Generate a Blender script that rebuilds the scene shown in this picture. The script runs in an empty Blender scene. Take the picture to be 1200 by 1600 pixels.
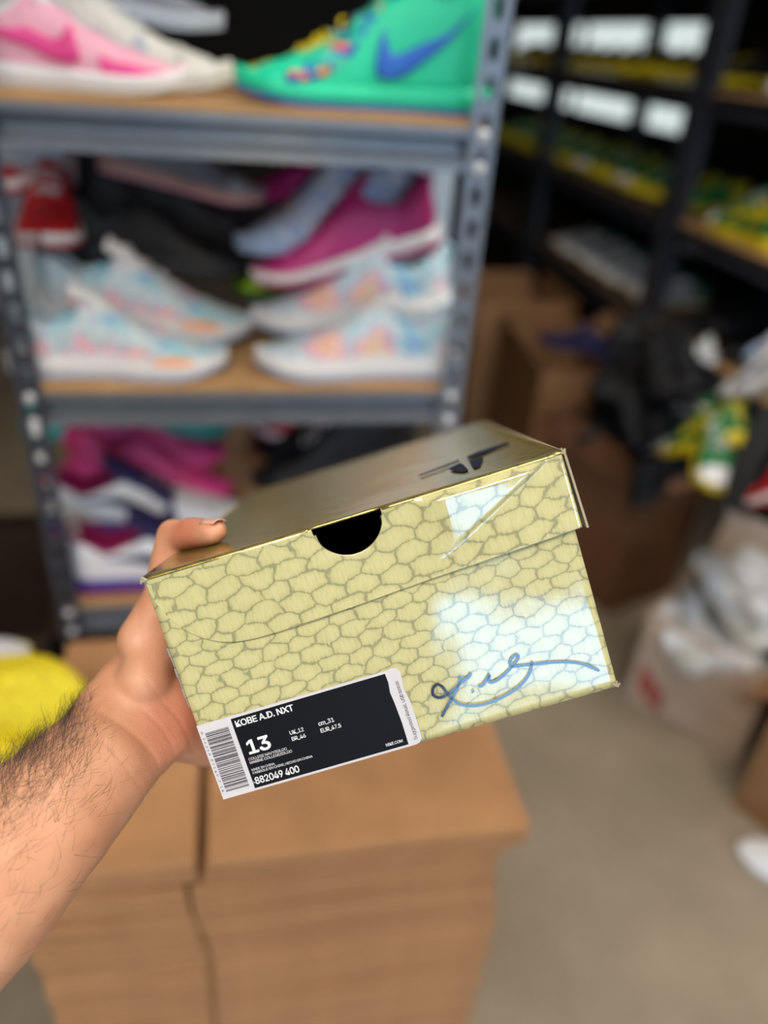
import bpy, bmesh, math, random
from mathutils import Vector, Matrix, noise
from mathutils.bvhtree import BVHTree
from math import sin, cos, pi, sqrt, radians
rnd = random.Random(7)
scene = bpy.context.scene
COL = scene.collection

# ---------------------------------------------------------------- camera
CAM_C = Vector((0, 0, 1.55))
CX = Vector((0.98294397, -0.17026563, 0.06950373))     # image right
CY = Vector((-0.03079625, -0.52498865, -0.85055189))   # image down
CZ = Vector((0.18130842, 0.83390439, -0.52127797))     # viewing direction
cam_d = bpy.data.cameras.new('camera')
cam = bpy.data.objects.new('camera', cam_d)
COL.objects.link(cam)
m3 = Matrix((CX, -CY, -CZ)).transposed()
cam.matrix_world = Matrix.Translation(CAM_C) @ m3.to_4x4()
cam_d.sensor_fit = 'HORIZONTAL'
cam_d.sensor_width = 36
cam_d.lens = 36
cam_d.clip_start = 0.02
cam_d.dof.use_dof = True
cam_d.dof.focus_distance = 0.432
cam_d.dof.aperture_fstop = 2.7
scene.camera = cam

# ---------------------------------------------------------------- light and exposure
scene.view_settings.view_transform = 'Standard'
scene.view_settings.look = 'None'
scene.view_settings.gamma = 1
scene.view_settings.use_curve_mapping = False
scene.view_settings.exposure = 0.0
cy = scene.cycles
cy.use_denoising = True
cy.max_bounces = 7
cy.diffuse_bounces = 4
cy.glossy_bounces = 4
cy.transmission_bounces = 3
cy.sample_clamp_indirect = 6
cy.caustics_reflective = False
cy.caustics_refractive = False
world = bpy.data.worlds.new('world')
scene.world = world
world.use_nodes = True
wn = world.node_tree.nodes
wn['Background'].inputs['Color'].default_value = (0.32, 0.62, 1.0, 1)
wn['Background'].inputs['Strength'].default_value = 5.4
FILL_POWER = 11.8
FILL_COLOR = (1.0, 0.94, 0.86)
DOOR_X0, DOOR_X1, DOOR_H, DOOR_Y = -0.41, 2.8, 2.10, -5.0
pl = bpy.data.lights.new('daylight_portal', 'AREA')
pl.shape = 'RECTANGLE'
pl.size = DOOR_X1 - DOOR_X0
pl.size_y = DOOR_H
pl.cycles.is_portal = True
po = bpy.data.objects.new('daylight_portal', pl)
COL.objects.link(po)
po.location = ((DOOR_X0 + DOOR_X1) / 2, DOOR_Y - 0.02, DOOR_H / 2)
po.rotation_euler = (radians(90), 0, 0)
sl = bpy.data.lights.new('sun', 'SUN')
sl.energy = 4.0
sl.angle = radians(1)
sl.color = (1, .93, .82)
so = bpy.data.objects.new('sun', sl)
COL.objects.link(so)
so.rotation_euler = (radians(-32), radians(12), 0)

# ---------------------------------------------------------------- pixel helpers (1200x1600 frame)
F = 1200.0
def ray(px, py):
    return CX * ((px - 600) / F) + CY * ((py - 800) / F) + CZ
def onY(px, py, Y):
    r = ray(px, py); return CAM_C + r * (Y / r.y)
def onX(px, py, X):
    r = ray(px, py); return CAM_C + r * (X / r.x)
def onZ(px, py, z):
    r = ray(px, py); return CAM_C + r * ((z - CAM_C.z) / r.z)
def proj(P):
    d = P - CAM_C; z = d.dot(CZ)
    return 600 + F * d.dot(CX) / z, 800 + F * d.dot(CY) / z
def xat(px, Y, z):
    x0, x1 = -1.0, 1.0
    f0 = proj(Vector((x0, Y, z)))[0] - px; f1 = proj(Vector((x1, Y, z)))[0] - px
    for _ in range(6):
        x2 = x1 - f1 * (x1 - x0) / (f1 - f0)
        x0, f0 = x1, f1
        x1, f1 = x2, proj(Vector((x2, Y, z)))[0] - px
        if abs(f1) < 1e-4 or abs(f1 - f0) < 1e-9: break
    return x1

# ---------------------------------------------------------------- materials
def srgb(r, g, b):
    f = lambda c: ((c / 255 + .055) / 1.055) ** 2.4 if c / 255 > .04045 else c / 255 / 12.92
    return (f(r), f(g), f(b), 1)
_mc = {}
def mat(name, rgb, rough=.6, metal=0, coat=0, bump=0, bscale=200, var=0, vscale=12, spec=.5):
    key = (name, rgb, rough, metal, coat, bump, var)
    if key in _mc: return _mc[key]
    m = bpy.data.materials.new(name); m.use_nodes = True
    nt = m.node_tree; b = nt.nodes['Principled BSDF']
    b.inputs['Base Color'].default_value = srgb(*rgb)
    b.inputs['Roughness'].default_value = rough
    b.inputs['Metallic'].default_value = metal
    b.inputs['Coat Weight'].default_value = coat
    b.inputs['Specular IOR Level'].default_value = spec
    if bump or var:
        tc = nt.nodes.new('ShaderNodeTexCoord')
    if var:
        n = nt.nodes.new('ShaderNodeTexNoise'); n.inputs['Scale'].default_value = vscale; n.inputs['Detail'].default_value = 6
        nt.links.new(tc.outputs['Object'], n.inputs['Vector'])
        r = nt.nodes.new('ShaderNodeValToRGB')
        c = srgb(*rgb)
        r.color_ramp.elements[0].position = .3; r.color_ramp.elements[1].position = .7
        r.color_ramp.elements[0].color = tuple(x * (1 - var) for x in c[:3]) + (1,)
        r.color_ramp.elements[1].color = tuple(min(1, x * (1 + var)) for x in c[:3]) + (1,)
        nt.links.new(n.outputs['Fac'], r.inputs['Fac']); nt.links.new(r.outputs['Color'], b.inputs['Base Color'])
    if bump:
        n2 = nt.nodes.new('ShaderNodeTexNoise'); n2.inputs['Scale'].default_value = bscale; n2.inputs['Detail'].default_value = 4
        nt.links.new(tc.outputs['Object'], n2.inputs['Vector'])
        bp = nt.nodes.new('ShaderNodeBump'); bp.inputs['Strength'].default_value = bump; bp.inputs['Distance'].default_value = .002
        nt.links.new(n2.outputs['Fac'], bp.inputs['Height']); nt.links.new(bp.outputs['Normal'], b.inputs['Normal'])
    _mc[key] = m
    return m

def mat_zones(name, scale=5.0):
    """pastel knit: broad colour drifts broken up by fine white and teal threads"""
    m = bpy.data.materials.new(name); m.use_nodes = True
    nt = m.node_tree; b = nt.nodes['Principled BSDF']; b.inputs['Roughness'].default_value = .75
    tc = nt.nodes.new('ShaderNodeTexCoord')
    n = nt.nodes.new('ShaderNodeTexNoise'); n.inputs['Scale'].default_value = scale; n.inputs['Detail'].default_value = 2
    nt.links.new(tc.outputs['Object'], n.inputs['Vector'])
    r = nt.nodes.new('ShaderNodeValToRGB'); e = r.color_ramp.elements
    e[0].position = .28; e[0].color = srgb(96, 160, 226); e[1].position = .74; e[1].color = srgb(252, 140, 96)
    for p, c_ in ((.38, (126, 204, 214)), (.46, (210, 214, 232)), (.51, (160, 214, 208)), (.555, (226, 190, 226)), (.60, (246, 140, 170)), (.69, (250, 226, 170))):
        x = e.new(p); x.color = srgb(*c_)
    nt.links.new(n.outputs['Fac'], r.inputs['Fac'])
    v = nt.nodes.new('ShaderNodeTexVoronoi'); v.inputs['Scale'].default_value = 55
    nt.links.new(tc.outputs['Object'], v.inputs['Vector'])
    sep = nt.nodes.new('ShaderNodeSeparateColor'); nt.links.new(v.outputs['Color'], sep.inputs['Color'])
    r2 = nt.nodes.new('ShaderNodeValToRGB'); r2.color_ramp.interpolation = 'CONSTANT'; e = r2.color_ramp.elements
    e[0].position = 0; e[0].color = (1, 1, 1, 1); e[1].position = .45; e[1].color = srgb(160, 214, 220)
    x = e.new(.62); x.color = srgb(214, 220, 240); x = e.new(.80); x.color = srgb(230, 160, 170); x = e.new(.90); x.color = srgb(90, 140, 200)
    nt.links.new(sep.outputs['Red'], r2.inputs['Fac'])
    mx = nt.nodes.new('ShaderNodeMix'); mx.data_type = 'RGBA'; mx.inputs['Factor'].default_value = .30
    nt.links.new(r.outputs['Color'], mx.inputs['A']); nt.links.new(r2.outputs['Color'], mx.inputs['B'])
    nt.links.new(mx.outputs['Result'], b.inputs['Base Color'])
    return m

def mat_speckle(name, base, cols, scale=60, thr=.5, rough=.7):
    """knit upper: voronoi cells take one of several thread colours over a base"""
    m = bpy.data.materials.new(name); m.use_nodes = True
    nt = m.node_tree; b = nt.nodes['Principled BSDF']; b.inputs['Roughness'].default_value = rough
    tc = nt.nodes.new('ShaderNodeTexCoord')
    v = nt.nodes.new('ShaderNodeTexVoronoi'); v.inputs['Scale'].default_value = scale
    nt.links.new(tc.outputs['Object'], v.inputs['Vector'])
    sep = nt.nodes.new('ShaderNodeSeparateColor'); nt.links.new(v.outputs['Color'], sep.inputs['Color'])
    r = nt.nodes.new('ShaderNodeValToRGB'); r.color_ramp.interpolation = 'CONSTANT'
    e = r.color_ramp.elements
    e[0].position = 0; e[0].color = srgb(*cols[0]); e[1].position = 1 / len(cols); e[1].color = srgb(*cols[1 % len(cols)])
    for i in range(2, len(cols)):
        x = e.new(i / len(cols)); x.color = srgb(*cols[i])
    nt.links.new(sep.outputs['Red'], r.inputs['Fac'])
    n = nt.nodes.new('ShaderNodeTexNoise'); n.inputs['Scale'].default_value = scale * .18; n.inputs['Detail'].default_value = 3
    nt.links.new(tc.outputs['Object'], n.inputs['Vector'])
    ad = nt.nodes.new('ShaderNodeMath'); ad.operation = 'MULTIPLY_ADD'; ad.inputs[1].default_value = .5
    nt.links.new(sep.outputs['Green'], ad.inputs[0]); nt.links.new(n.outputs['Fac'], ad.inputs[2])
    gt = nt.nodes.new('ShaderNodeMath'); gt.operation = 'GREATER_THAN'; gt.inputs[1].default_value = thr + .25
    nt.links.new(ad.outputs[0], gt.inputs[0])
    mx = nt.nodes.new('ShaderNodeMix'); mx.data_type = 'RGBA'
    mx.inputs['A'].default_value = srgb(*base)
    nt.links.new(gt.outputs[0], mx.inputs['Factor']); nt.links.new(r.outputs['Color'], mx.inputs['B'])
    nt.links.new(mx.outputs['Result'], b.inputs['Base Color'])
    return m

def mat_cardboard(name, rgb, ply=0):
    m = bpy.data.materials.new(name); m.use_nodes = True
    nt = m.node_tree; b = nt.nodes['Principled BSDF']; b.inputs['Roughness'].default_value = .75; b.inputs['Specular IOR Level'].default_value = .25
    tc = nt.nodes.new('ShaderNodeTexCoord'); mp = nt.nodes.new('ShaderNodeMapping')
    mp.inputs['Scale'].default_value = (3, 3, 60 if ply else 3)
    n = nt.nodes.new('ShaderNodeTexNoise'); n.inputs['Scale'].default_value = 4; n.inputs['Detail'].default_value = 8
    nt.links.new(tc.outputs['Object'], mp.inputs['Vector']); nt.links.new(mp.outputs['Vector'], n.inputs['Vector'])
    oi = nt.nodes.new('ShaderNodeObjectInfo')
    ad = nt.nodes.new('ShaderNodeMath'); ad.operation = 'MULTIPLY_ADD'; ad.inputs[1].default_value = .22
    nt.links.new(oi.outputs['Random'], ad.inputs[0]); nt.links.new(n.outputs['Fac'], ad.inputs[2])
    r = nt.nodes.new('ShaderNodeValToRGB'); c = srgb(*rgb)
    r.color_ramp.elements[0].position = .35; r.color_ramp.elements[1].position = .9
    r.color_ramp.elements[0].color = tuple(x * .82 for x in c[:3]) + (1,); r.color_ramp.elements[1].color = tuple(min(1, x * 1.18) for x in c[:3]) + (1,)
    nt.links.new(ad.outputs[0], r.inputs['Fac']); nt.links.new(r.outputs['Color'], b.inputs['Base Color'])
    bp = nt.nodes.new('ShaderNodeBump'); bp.inputs['Strength'].default_value = .25; bp.inputs['Distance'].default_value = .003
    nt.links.new(n.outputs['Fac'], bp.inputs['Height']); nt.links.new(bp.outputs['Normal'], b.inputs['Normal'])
    return m

def mat_foil(name, axes, cell=(.0193, .0095)):
    """glossy yellow foil board printed with a snake scale net"""
    m = bpy.data.materials.new(name); m.use_nodes = True
    nt = m.node_tree; N = nt.nodes; Lk = nt.links; b = N['Principled BSDF']
    tc = N.new('ShaderNodeTexCoord'); sp = N.new('ShaderNodeSeparateXYZ'); Lk.new(tc.outputs['Object'], sp.inputs['Vector'])
    A, Bx = sp.outputs[axes[0]], sp.outputs[axes[1]]
    def mth(op, a, bb=None, c=None):
        n = N.new('ShaderNodeMath'); n.operation = op
        for i, v in enumerate((a, bb, c)):
            if v is None: continue
            if isinstance(v, (int, float)): n.inputs[i].default_value = v
            else: Lk.new(v, n.inputs[i])
        return n.outputs[0]
    # wobble
    nz = N.new('ShaderNodeTexNoise'); nz.inputs['Scale'].default_value = 75; nz.inputs['Detail'].default_value = 2
    Lk.new(tc.outputs['Object'], nz.inputs['Vector'])
    sc = N.new('ShaderNodeSeparateColor'); Lk.new(nz.outputs['Color'], sc.inputs['Color'])
    u = mth('ADD', mth('DIVIDE', A, cell[0]), mth('MULTIPLY', sc.outputs['Red'], .85))
    v = mth('ADD', mth('DIVIDE', Bx, cell[1] / .866), mth('MULTIPLY', sc.outputs['Green'], .85))
    u = mth('ADD', u, mth('MULTIPLY', v, -.10))
    # hexagonal net: distance to the nearest cell wall
    def centred(o, per, sh):
        return mth('SUBTRACT', mth('FLOORED_MODULO', mth('ADD', o, sh), per), per / 2)
    ax, ay = centred(u, 1, 20), centred(v, 1.732, 20 * 1.732)
    bx_, by_ = centred(u, 1, 20.5), centred(v, 1.732, 20.5 * 1.732)
    da = mth('ADD', mth('MULTIPLY', ax, ax), mth('MULTIPLY', ay, ay)); db = mth('ADD', mth('MULTIPLY', bx_, bx_), mth('MULTIPLY', by_, by_))
    def hexd(x_, y_):
        x_ = mth('ABSOLUTE', x_); y_ = mth('ABSOLUTE', y_)
        return mth('SUBTRACT', .5, mth('MAXIMUM', x_, mth('ADD', mth('MULTIPLY', x_, .5), mth('MULTIPLY', y_, .866))))
    sel = mth('LESS_THAN', da, db)
    dist = mth('ADD', mth('MULTIPLY', hexd(ax, ay), sel), mth('MULTIPLY', hexd(bx_, by_), mth('SUBTRACT', 1, sel)))
    # corners pinch darker: mix in a round distance
    dist = mth('SUBTRACT', dist, mth('MULTIPLY', mth('MINIMUM', da, db), .10))
    # fine hatch
    mpf = N.new('ShaderNodeMapping'); mpf.inputs['Rotation'].default_value = (0, radians(35), 0); mpf.inputs['Scale'].default_value = (900, 900, 160)
    Lk.new(tc.outputs['Object'], mpf.inputs['Vector'])
    fine = N.new('ShaderNodeTexNoise'); fine.inputs['Scale'].default_value = 1; fine.inputs['Detail'].default_value = 3
    Lk.new(mpf.outputs[0], fine.inputs['Vector'])
    big = N.new('ShaderNodeTexNoise'); big.inputs['Scale'].default_value = 120; big.inputs['Detail'].default_value = 5
    Lk.new(tc.outputs['Object'], big.inputs['Vector'])
    ed = mth('ADD', dist, mth('MULTIPLY', mth('SUBTRACT', fine.outputs['Fac'], .5), .12))
    ed = mth('ADD', ed, mth('MULTIPLY', mth('SUBTRACT', big.outputs['Fac'], .5), .09))
    r = N.new('ShaderNodeValToRGB'); e = r.color_ramp.elements
    e[0].position = .0; e[0].color = srgb(164, 162, 120)
    e[1].position = .30; e[1].color = srgb(216, 210, 152)
    x = e.new(.018); x.color = srgb(186, 182, 132)
    x = e.new(.042); x.color = srgb(204, 198, 143)
    x = e.new(.14); x.color = srgb(211, 205, 148)
    Lk.new(ed, r.inputs['Fac'])
    mx = N.new('ShaderNodeMix'); mx.data_type = 'RGBA'; mx.blend_type = 'MULTIPLY'
    Lk.new(r.outputs['Color'], mx.inputs['A'])
    rr = N.new('ShaderNodeValToRGB'); rr.color_ramp.elements[0].position = .3; rr.color_ramp.elements[1].position = .6
    k_ = (1, 1, 1) if axes[1] == 2 else (.86, .74, .46)  # lid top: same foil, its dark reflections put into a deeper gold
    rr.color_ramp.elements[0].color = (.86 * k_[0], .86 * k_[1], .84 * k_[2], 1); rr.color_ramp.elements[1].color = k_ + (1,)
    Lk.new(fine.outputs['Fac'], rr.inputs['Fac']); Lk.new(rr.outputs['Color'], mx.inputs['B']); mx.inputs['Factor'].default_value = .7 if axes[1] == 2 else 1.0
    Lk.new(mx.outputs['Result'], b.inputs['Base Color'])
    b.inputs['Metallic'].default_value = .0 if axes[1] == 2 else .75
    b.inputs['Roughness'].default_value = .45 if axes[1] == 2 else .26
    b.inputs['Specular IOR Level'].default_value = .3
    b.inputs['Coat Weight'].default_value = 1.0 if axes[1] == 2 else .35; b.inputs['Coat Roughness'].default_value = .035; b.inputs['Coat IOR'].default_value = 2.0
    ct = N.new('ShaderNodeTexNoise'); ct.inputs['Scale'].default_value = 800; ct.inputs['Detail'].default_value = 2
    Lk.new(tc.outputs['Object'], ct.inputs['Vector'])
    ct2 = N.new('ShaderNodeTexNoise'); ct2.inputs['Scale'].default_value = 14; ct2.inputs['Detail'].default_value = 2
    Lk.new(tc.outputs['Object'], ct2.inputs['Vector'])
    hsum = mth('ADD', mth('MULTIPLY', ct.outputs['Fac'], .000035), mth('MULTIPLY', ct2.outputs['Fac'], .0012))
    bp = N.new('ShaderNodeBump'); bp.inputs['Strength'].default_value = .5; bp.inputs['Distance'].default_value = 1
    Lk.new(hsum, bp.inputs['Height']); Lk.new(bp.outputs['Normal'], b.inputs['Coat Normal'])
    bp2 = N.new('ShaderNodeBump'); bp2.inputs['Strength'].default_value = .3; bp2.inputs['Distance'].default_value = .0006
    Lk.new(ed, bp2.inputs['Height']); Lk.new(bp2.outputs['Normal'], b.inputs['Normal'])
    return m

def mat_skin():
    m = bpy.data.materials.new('skin'); m.use_nodes = True
    nt = m.node_tree; N = nt.nodes; Lk = nt.links; b = N['Principled BSDF']
    tc = N.new('ShaderNodeTexCoord')
    n = N.new('ShaderNodeTexNoise'); n.inputs['Scale'].default_value = 22; n.inputs['Detail'].default_value = 6
    Lk.new(tc.outputs['Object'], n.inputs['Vector'])
    r = N.new('ShaderNodeValToRGB'); e = r.color_ramp.elements
    e[0].position = .3; e[0].color = srgb(202, 140, 106); e[1].position = .7; e[1].color = srgb(226, 170, 134)
    Lk.new(n.outputs['Fac'], r.inputs['Fac'])
    # flushed skin at the wrist crease, heel of the hand and thumb tip (attribute painted on the mesh)
    at = N.new('ShaderNodeAttribute'); at.attribute_name = 'flush'
    mx = N.new('ShaderNodeMix'); mx.data_type = 'RGBA'; mx.inputs['B'].default_value = srgb(198, 98, 76)
    Lk.new(at.outputs['Fac'], mx.inputs['Factor']); Lk.new(r.outputs['Color'], mx.inputs['A'])
    Lk.new(mx.outputs['Result'], b.inputs['Base Color'])
    b.inputs['Roughness'].default_value = .5
    b.inputs['Subsurface Weight'].default_value = .12; b.inputs['Subsurface Radius'].default_value = (.008, .003, .0015); b.inputs['Subsurface Scale'].default_value = .5
    v = N.new('ShaderNodeTexVoronoi'); v.inputs['Scale'].default_value = 700
    Lk.new(tc.outputs['Object'], v.inputs['Vector'])
    n3 = N.new('ShaderNodeTexNoise'); n3.inputs['Scale'].default_value = 90; n3.inputs['Detail'].default_value = 5
    Lk.new(tc.outputs['Object'], n3.inputs['Vector'])
    ad = N.new('ShaderNodeMath'); ad.operation = 'MULTIPLY_ADD'; ad.inputs[1].default_value = .25
    Lk.new(v.outputs['Distance'], ad.inputs[0]); Lk.new(n3.outputs['Fac'], ad.inputs[2])
    bp = N.new('ShaderNodeBump'); bp.inputs['Strength'].default_value = .35; bp.inputs['Distance'].default_value = .0014
    Lk.new(ad.outputs[0], bp.inputs['Height']); Lk.new(bp.outputs['Normal'], b.inputs['Normal'])
    return m

# ---------------------------------------------------------------- object helpers
def link(name, me, parent=None, m=None, smooth=False):
    if m is not None and not me.materials: me.materials.append(m)
    if smooth:
        for p in me.polygons: p.use_smooth = True
    o = bpy.data.objects.new(name, me); COL.objects.link(o)
    if parent is not None: o.parent = parent
    return o
def pym(verts, faces):
    me = bpy.data.meshes.new('mesh'); me.from_pydata([tuple(v) for v in verts], [], faces); me.update()
    return me
def bm_obj(name, bm, m, parent=None, smooth=False):
    bmesh.ops.recalc_face_normals(bm, faces=bm.faces)
    me = bpy.data.meshes.new(name); bm.to_mesh(me); bm.free()
    return link(name, me, parent, m, smooth)
def tag(o, label, cat, group=None, kind=None):
    o['label'] = label; o['category'] = cat
    if group: o['group'] = group
    if kind: o['kind'] = kind
    return o
def thing(name, label, cat, loc=(0, 0, 0), rot=(0, 0, 0), group=None):
    o = bpy.data.objects.new(name, None); COL.objects.link(o); o.empty_display_size = .02
    o.location = loc; o.rotation_euler = rot
    return tag(o, label, cat, group)
def box_bm(bm, x0, x1, y0, y1, z0, z1, M=None):
    vs = [bm.verts.new((x, y, z)) for x in (x0, x1) for y in (y0, y1) for z in (z0, z1)]
    if M is not None:
        for v in vs: v.co = M @ v.co
    for f in ((0, 1, 3, 2), (4, 6, 7, 5), (0, 4, 5, 1), (2, 3, 7, 6), (0, 2, 6, 4), (1, 5, 7, 3)):
        bm.faces.new([vs[i] for i in f])
    return vs
def box(name, x0, x1, y0, y1, z0, z1, m, parent=None, bevel=0):
    bm = bmesh.new(); box_bm(bm, x0, x1, y0, y1, z0, z1)
    if bevel: bmesh.ops.bevel(bm, geom=bm.edges[:], offset=bevel, segments=2, affect='EDGES')
    return bm_obj(name, bm, m, parent)
def tube_me(pts, rad, seg=8, cap=True, flat=1.0):
    """tube through pts, radius number or list"""
    pts = [Vector(p) for p in pts]; n = len(pts)
    rs = rad if isinstance(rad, (list, tuple)) else [rad] * n
    V, Fc = [], []
    up = Vector((0, 0, 1))
    for i, p in enumerate(pts):
        t = (pts[min(i + 1, n - 1)] - pts[max(i - 1, 0)]).normalized()
        a = t.cross(up)
        if a.length < 1e-3: a = t.cross(Vector((0, 1, 0)))
        a.normalize(); b2 = a.cross(t).normalized()
        for k in range(seg):
            an = 2 * pi * k / seg
            V.append(p + a * cos(an) * rs[i] + b2 * sin(an) * rs[i] * flat)
    for i in range(n - 1):
        for k in range(seg):
            k2 = (k + 1) % seg
            Fc.append((i * seg + k, i * seg + k2, (i + 1) * seg + k2, (i + 1) * seg + k))
    if cap:
        Fc.append(tuple(reversed(range(seg)))); Fc.append(tuple((n - 1) * seg + k for k in range(seg)))
    return pym(V, Fc)
def smooth_path(pts, n=8):
    P = [Vector(p) for p in pts]; out = []
    for i in range(len(P) - 1):
        p0 = P[max(i - 1, 0)]; p1 = P[i]; p2 = P[i + 1]; p3 = P[min(i + 2, len(P) - 1)]
        for k in range(n):
            t = k / n
            out.append(.5 * ((2 * p1) + (p2 - p0) * t + (2 * p0 - 5 * p1 + 4 * p2 - p3) * t * t + (3 * p1 - p0 - 3 * p2 + p3) * t ** 3))
    out.append(P[-1]); return out
def copy_tree(o, parent=None):
    c = o.copy(); COL.objects.link(c); c.parent = parent
    for ch in KIDS.get(o.name, ()): copy_tree_child(ch, c)
    return c
def copy_tree_child(o, parent):
    c = o.copy(); COL.objects.link(c); c.parent = parent
    for ch in o.children: copy_tree_child(ch, c)
KIDS = {}
ORD = ['first', 'second', 'third', 'fourth', 'fifth', 'sixth', 'seventh', 'eighth', 'ninth', 'tenth', 'eleventh', 'twelfth', 'thirteenth', 'fourteenth', 'fifteenth', 'sixteenth', 'seventeenth', 'eighteenth', 'nineteenth']
def ordinal(i):
    if i < 19: return ORD[i]
    i += 1
    tens = {2: ('twenty', 'twentieth'), 3: ('thirty', 'thirtieth'), 4: ('forty', 'fortieth'), 5: ('fifty', 'fiftieth')}[i // 10]
    return tens[1] if i % 10 == 0 else tens[0] + '-' + ORD[i % 10 - 1]

# ---------------------------------------------------------------- the room
def struct(o): o['kind'] = 'structure'; return o
RX0, RX1, RY0, RY1, RZ = -2.2, 3.0, DOOR_Y, 6.6, 2.7
m_floor = bpy.data.materials.new('concrete_floor'); m_floor.use_nodes = True
def _floor():
    nt = m_floor.node_tree; b = nt.nodes['Principled BSDF']
    tc = nt.nodes.new('ShaderNodeTexCoord')
    n = nt.nodes.new('ShaderNodeTexNoise'); n.inputs['Scale'].default_value = 2.2; n.inputs['Detail'].default_value = 9; n.inputs['Roughness'].default_value = .62
    nt.links.new(tc.outputs['Object'], n.inputs['Vector'])
    r = nt.nodes.new('ShaderNodeValToRGB'); e = r.color_ramp.elements
    e[0].position = .32; e[0].color = srgb(142, 128, 108); e[1].position = .68; e[1].color = srgb(172, 156, 134)
    nt.links.new(n.outputs['Fac'], r.inputs['Fac']); nt.links.new(r.outputs['Color'], b.inputs['Base Color'])
    b.inputs['Roughness'].default_value = .65
    bp = nt.nodes.new('ShaderNodeBump'); bp.inputs['Strength'].default_value = .2
    nt.links.new(n.outputs['Fac'], bp.inputs['Height']); nt.links.new(bp.outputs['Normal'], b.inputs['Normal'])
_floor()
struct(box('floor', RX0, RX1, RY0, RY1, -.1, 0, m_floor))
m_dark = mat('dark_wall_paint', (58, 52, 48), .9, var=.15, vscale=3)
m_light = mat('pale_wall_paint', (196, 188, 176), .9, var=.06, vscale=3)
struct(box('wall_back', RX0, RX1, RY1, RY1 + .1, 0, RZ, m_dark))
struct(box('wall_left', RX0 - .1, RX0, RY0, RY1, 0, RZ, mat('brown_wall_paint', (88, 74, 62), .9, var=.1, vscale=3)))
struct(box('wall_right', RX1, RX1 + .1, RY0, RY1, 0, RZ, m_light))
struct(box('ceiling', RX0, RX1, RY0, RY1, RZ, RZ + .1, m_light))
bm = bmesh.new()
box_bm(bm, RX0, DOOR_X0, RY0 - .12, RY0, 0, RZ); box_bm(bm, DOOR_X0, DOOR_X1, RY0 - .12, RY0, DOOR_H, RZ); box_bm(bm, DOOR_X1, RX1, RY0 - .12, RY0, 0, RZ)
struct(bm_obj('wall_front', bm, m_light))
struct(box('ground_outside', -14, 16, -30, RY0, -.12, -.02, mat('yard_concrete', (150, 143, 130), .9, var=.12, vscale=1)))
m_fill = bpy.data.materials.new('fill_diffuser'); m_fill.use_nodes = True
bb = m_fill.node_tree.nodes['Principled BSDF']; bb.inputs['Emission Color'].default_value = FILL_COLOR + (1,); bb.inputs['Emission Strength'].default_value = FILL_POWER
m_alu = mat('brushed_aluminium', (170, 172, 176), .4, metal=.8)
for i, (lx, ly, what, s) in enumerate(((-.5, -.7, 'square fill light panel added behind the camera', .6), (1.3, -2.6, 'square fill light panel added nearest the open door', .6), (.95, 1.0, 'small square fill light panel added above the aisle', .46))):
    t = thing('added_fill_panel', what, 'lamp', (lx, ly, RZ), group='added fill panels')  # unseen panels added to fill the room with warm light
    bm = bmesh.new()
    for a in ((-s, s, -s, -s + .04), (-s, s, s - .04, s), (-s, -s + .04, -s + .04, s - .04), (s - .04, s, -s + .04, s - .04)):
        box_bm(bm, a[0], a[1], a[2], a[3], -.06, 0)
    bm_obj('fill_frame', bm, m_alu, t)
    box('diffuser', -s + .04, s - .04, -s + .04, s - .04, -.05, -.03, m_fill, t)

# ---------------------------------------------------------------- the shoe box
BO = Vector((-0.0154, 0.3004, 1.1695))
BM = Matrix(((0.9391, 0.1881, -0.2876), (-0.0536, 0.9069, 0.418), (0.3394, -0.3771, 0.8617)))
# orthonormalise
bx = BM.col[0].normalized(); bz = bx.cross(BM.col[1]).normalized(); by = bz.cross(bx)
BW = Matrix((bx, by, bz)).transposed().to_4x4(); BW.translation = BO
W, D, H = .235, .354, .1355
shoe_box = thing('shoe_box', 'pale yellow snakeskin print shoe box held up in the hand', 'shoe box')
shoe_box.matrix_world = BW
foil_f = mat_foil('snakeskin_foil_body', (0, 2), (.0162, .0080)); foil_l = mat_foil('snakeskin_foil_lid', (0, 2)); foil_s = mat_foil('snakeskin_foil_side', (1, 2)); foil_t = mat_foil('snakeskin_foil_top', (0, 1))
m_inner = mat('box_inner_shade', (16, 15, 16), .9)  # inside is light card; its enclosed shade is put into the colour
m_edge = mat('raw_card_edge', (176, 164, 138), .8)
HCX, HR = .1172, .0198
def panel_me(xs, zb, zt, off, nv, y, th, mats=(0,)):
    """upright panel at y with top zt(x), bottom zb(x), outward offset off(x,z); th = thickness to the back"""
    V, Fc = [], []
    nx = len(xs)
    for side in (0, 1):
        for x in xs:
            b0, t0 = zb(x), zt(x)
            for k in range(nv + 1):
                z = b0 + (t0 - b0) * k / nv
                V.append((x, y - off(x, z) + (th if side else 0), z))
    st = nx * (nv + 1)
    mi = []
    for i in range(nx - 1):
        for k in range(nv):
            a = i * (nv + 1) + k
            Fc.append((a, a + nv + 1, a + nv + 2, a + 1)); mi.append(0)
            Fc.append((st + a, st + a + 1, st + a + nv + 2, st + a + nv + 1)); mi.append(1)
        for k in (0, nv):
            a = i * (nv + 1) + k; q = (a, st + a, st + a + nv + 1, a + nv + 1)
            Fc.append(q if k == 0 else q[::-1]); mi.append(2)
    for i in (0, nx - 1):
        for k in range(nv):
            a = i * (nv + 1) + k; q = (a, a + 1, st + a + 1, st + a)
            Fc.append(q if i == 0 else q[::-1]); mi.append(2)
    me = pym(V, Fc)
    for p, q in zip(me.polygons, mi): p.material_index = q; p.use_smooth = (q == 0)
    return me
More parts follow.
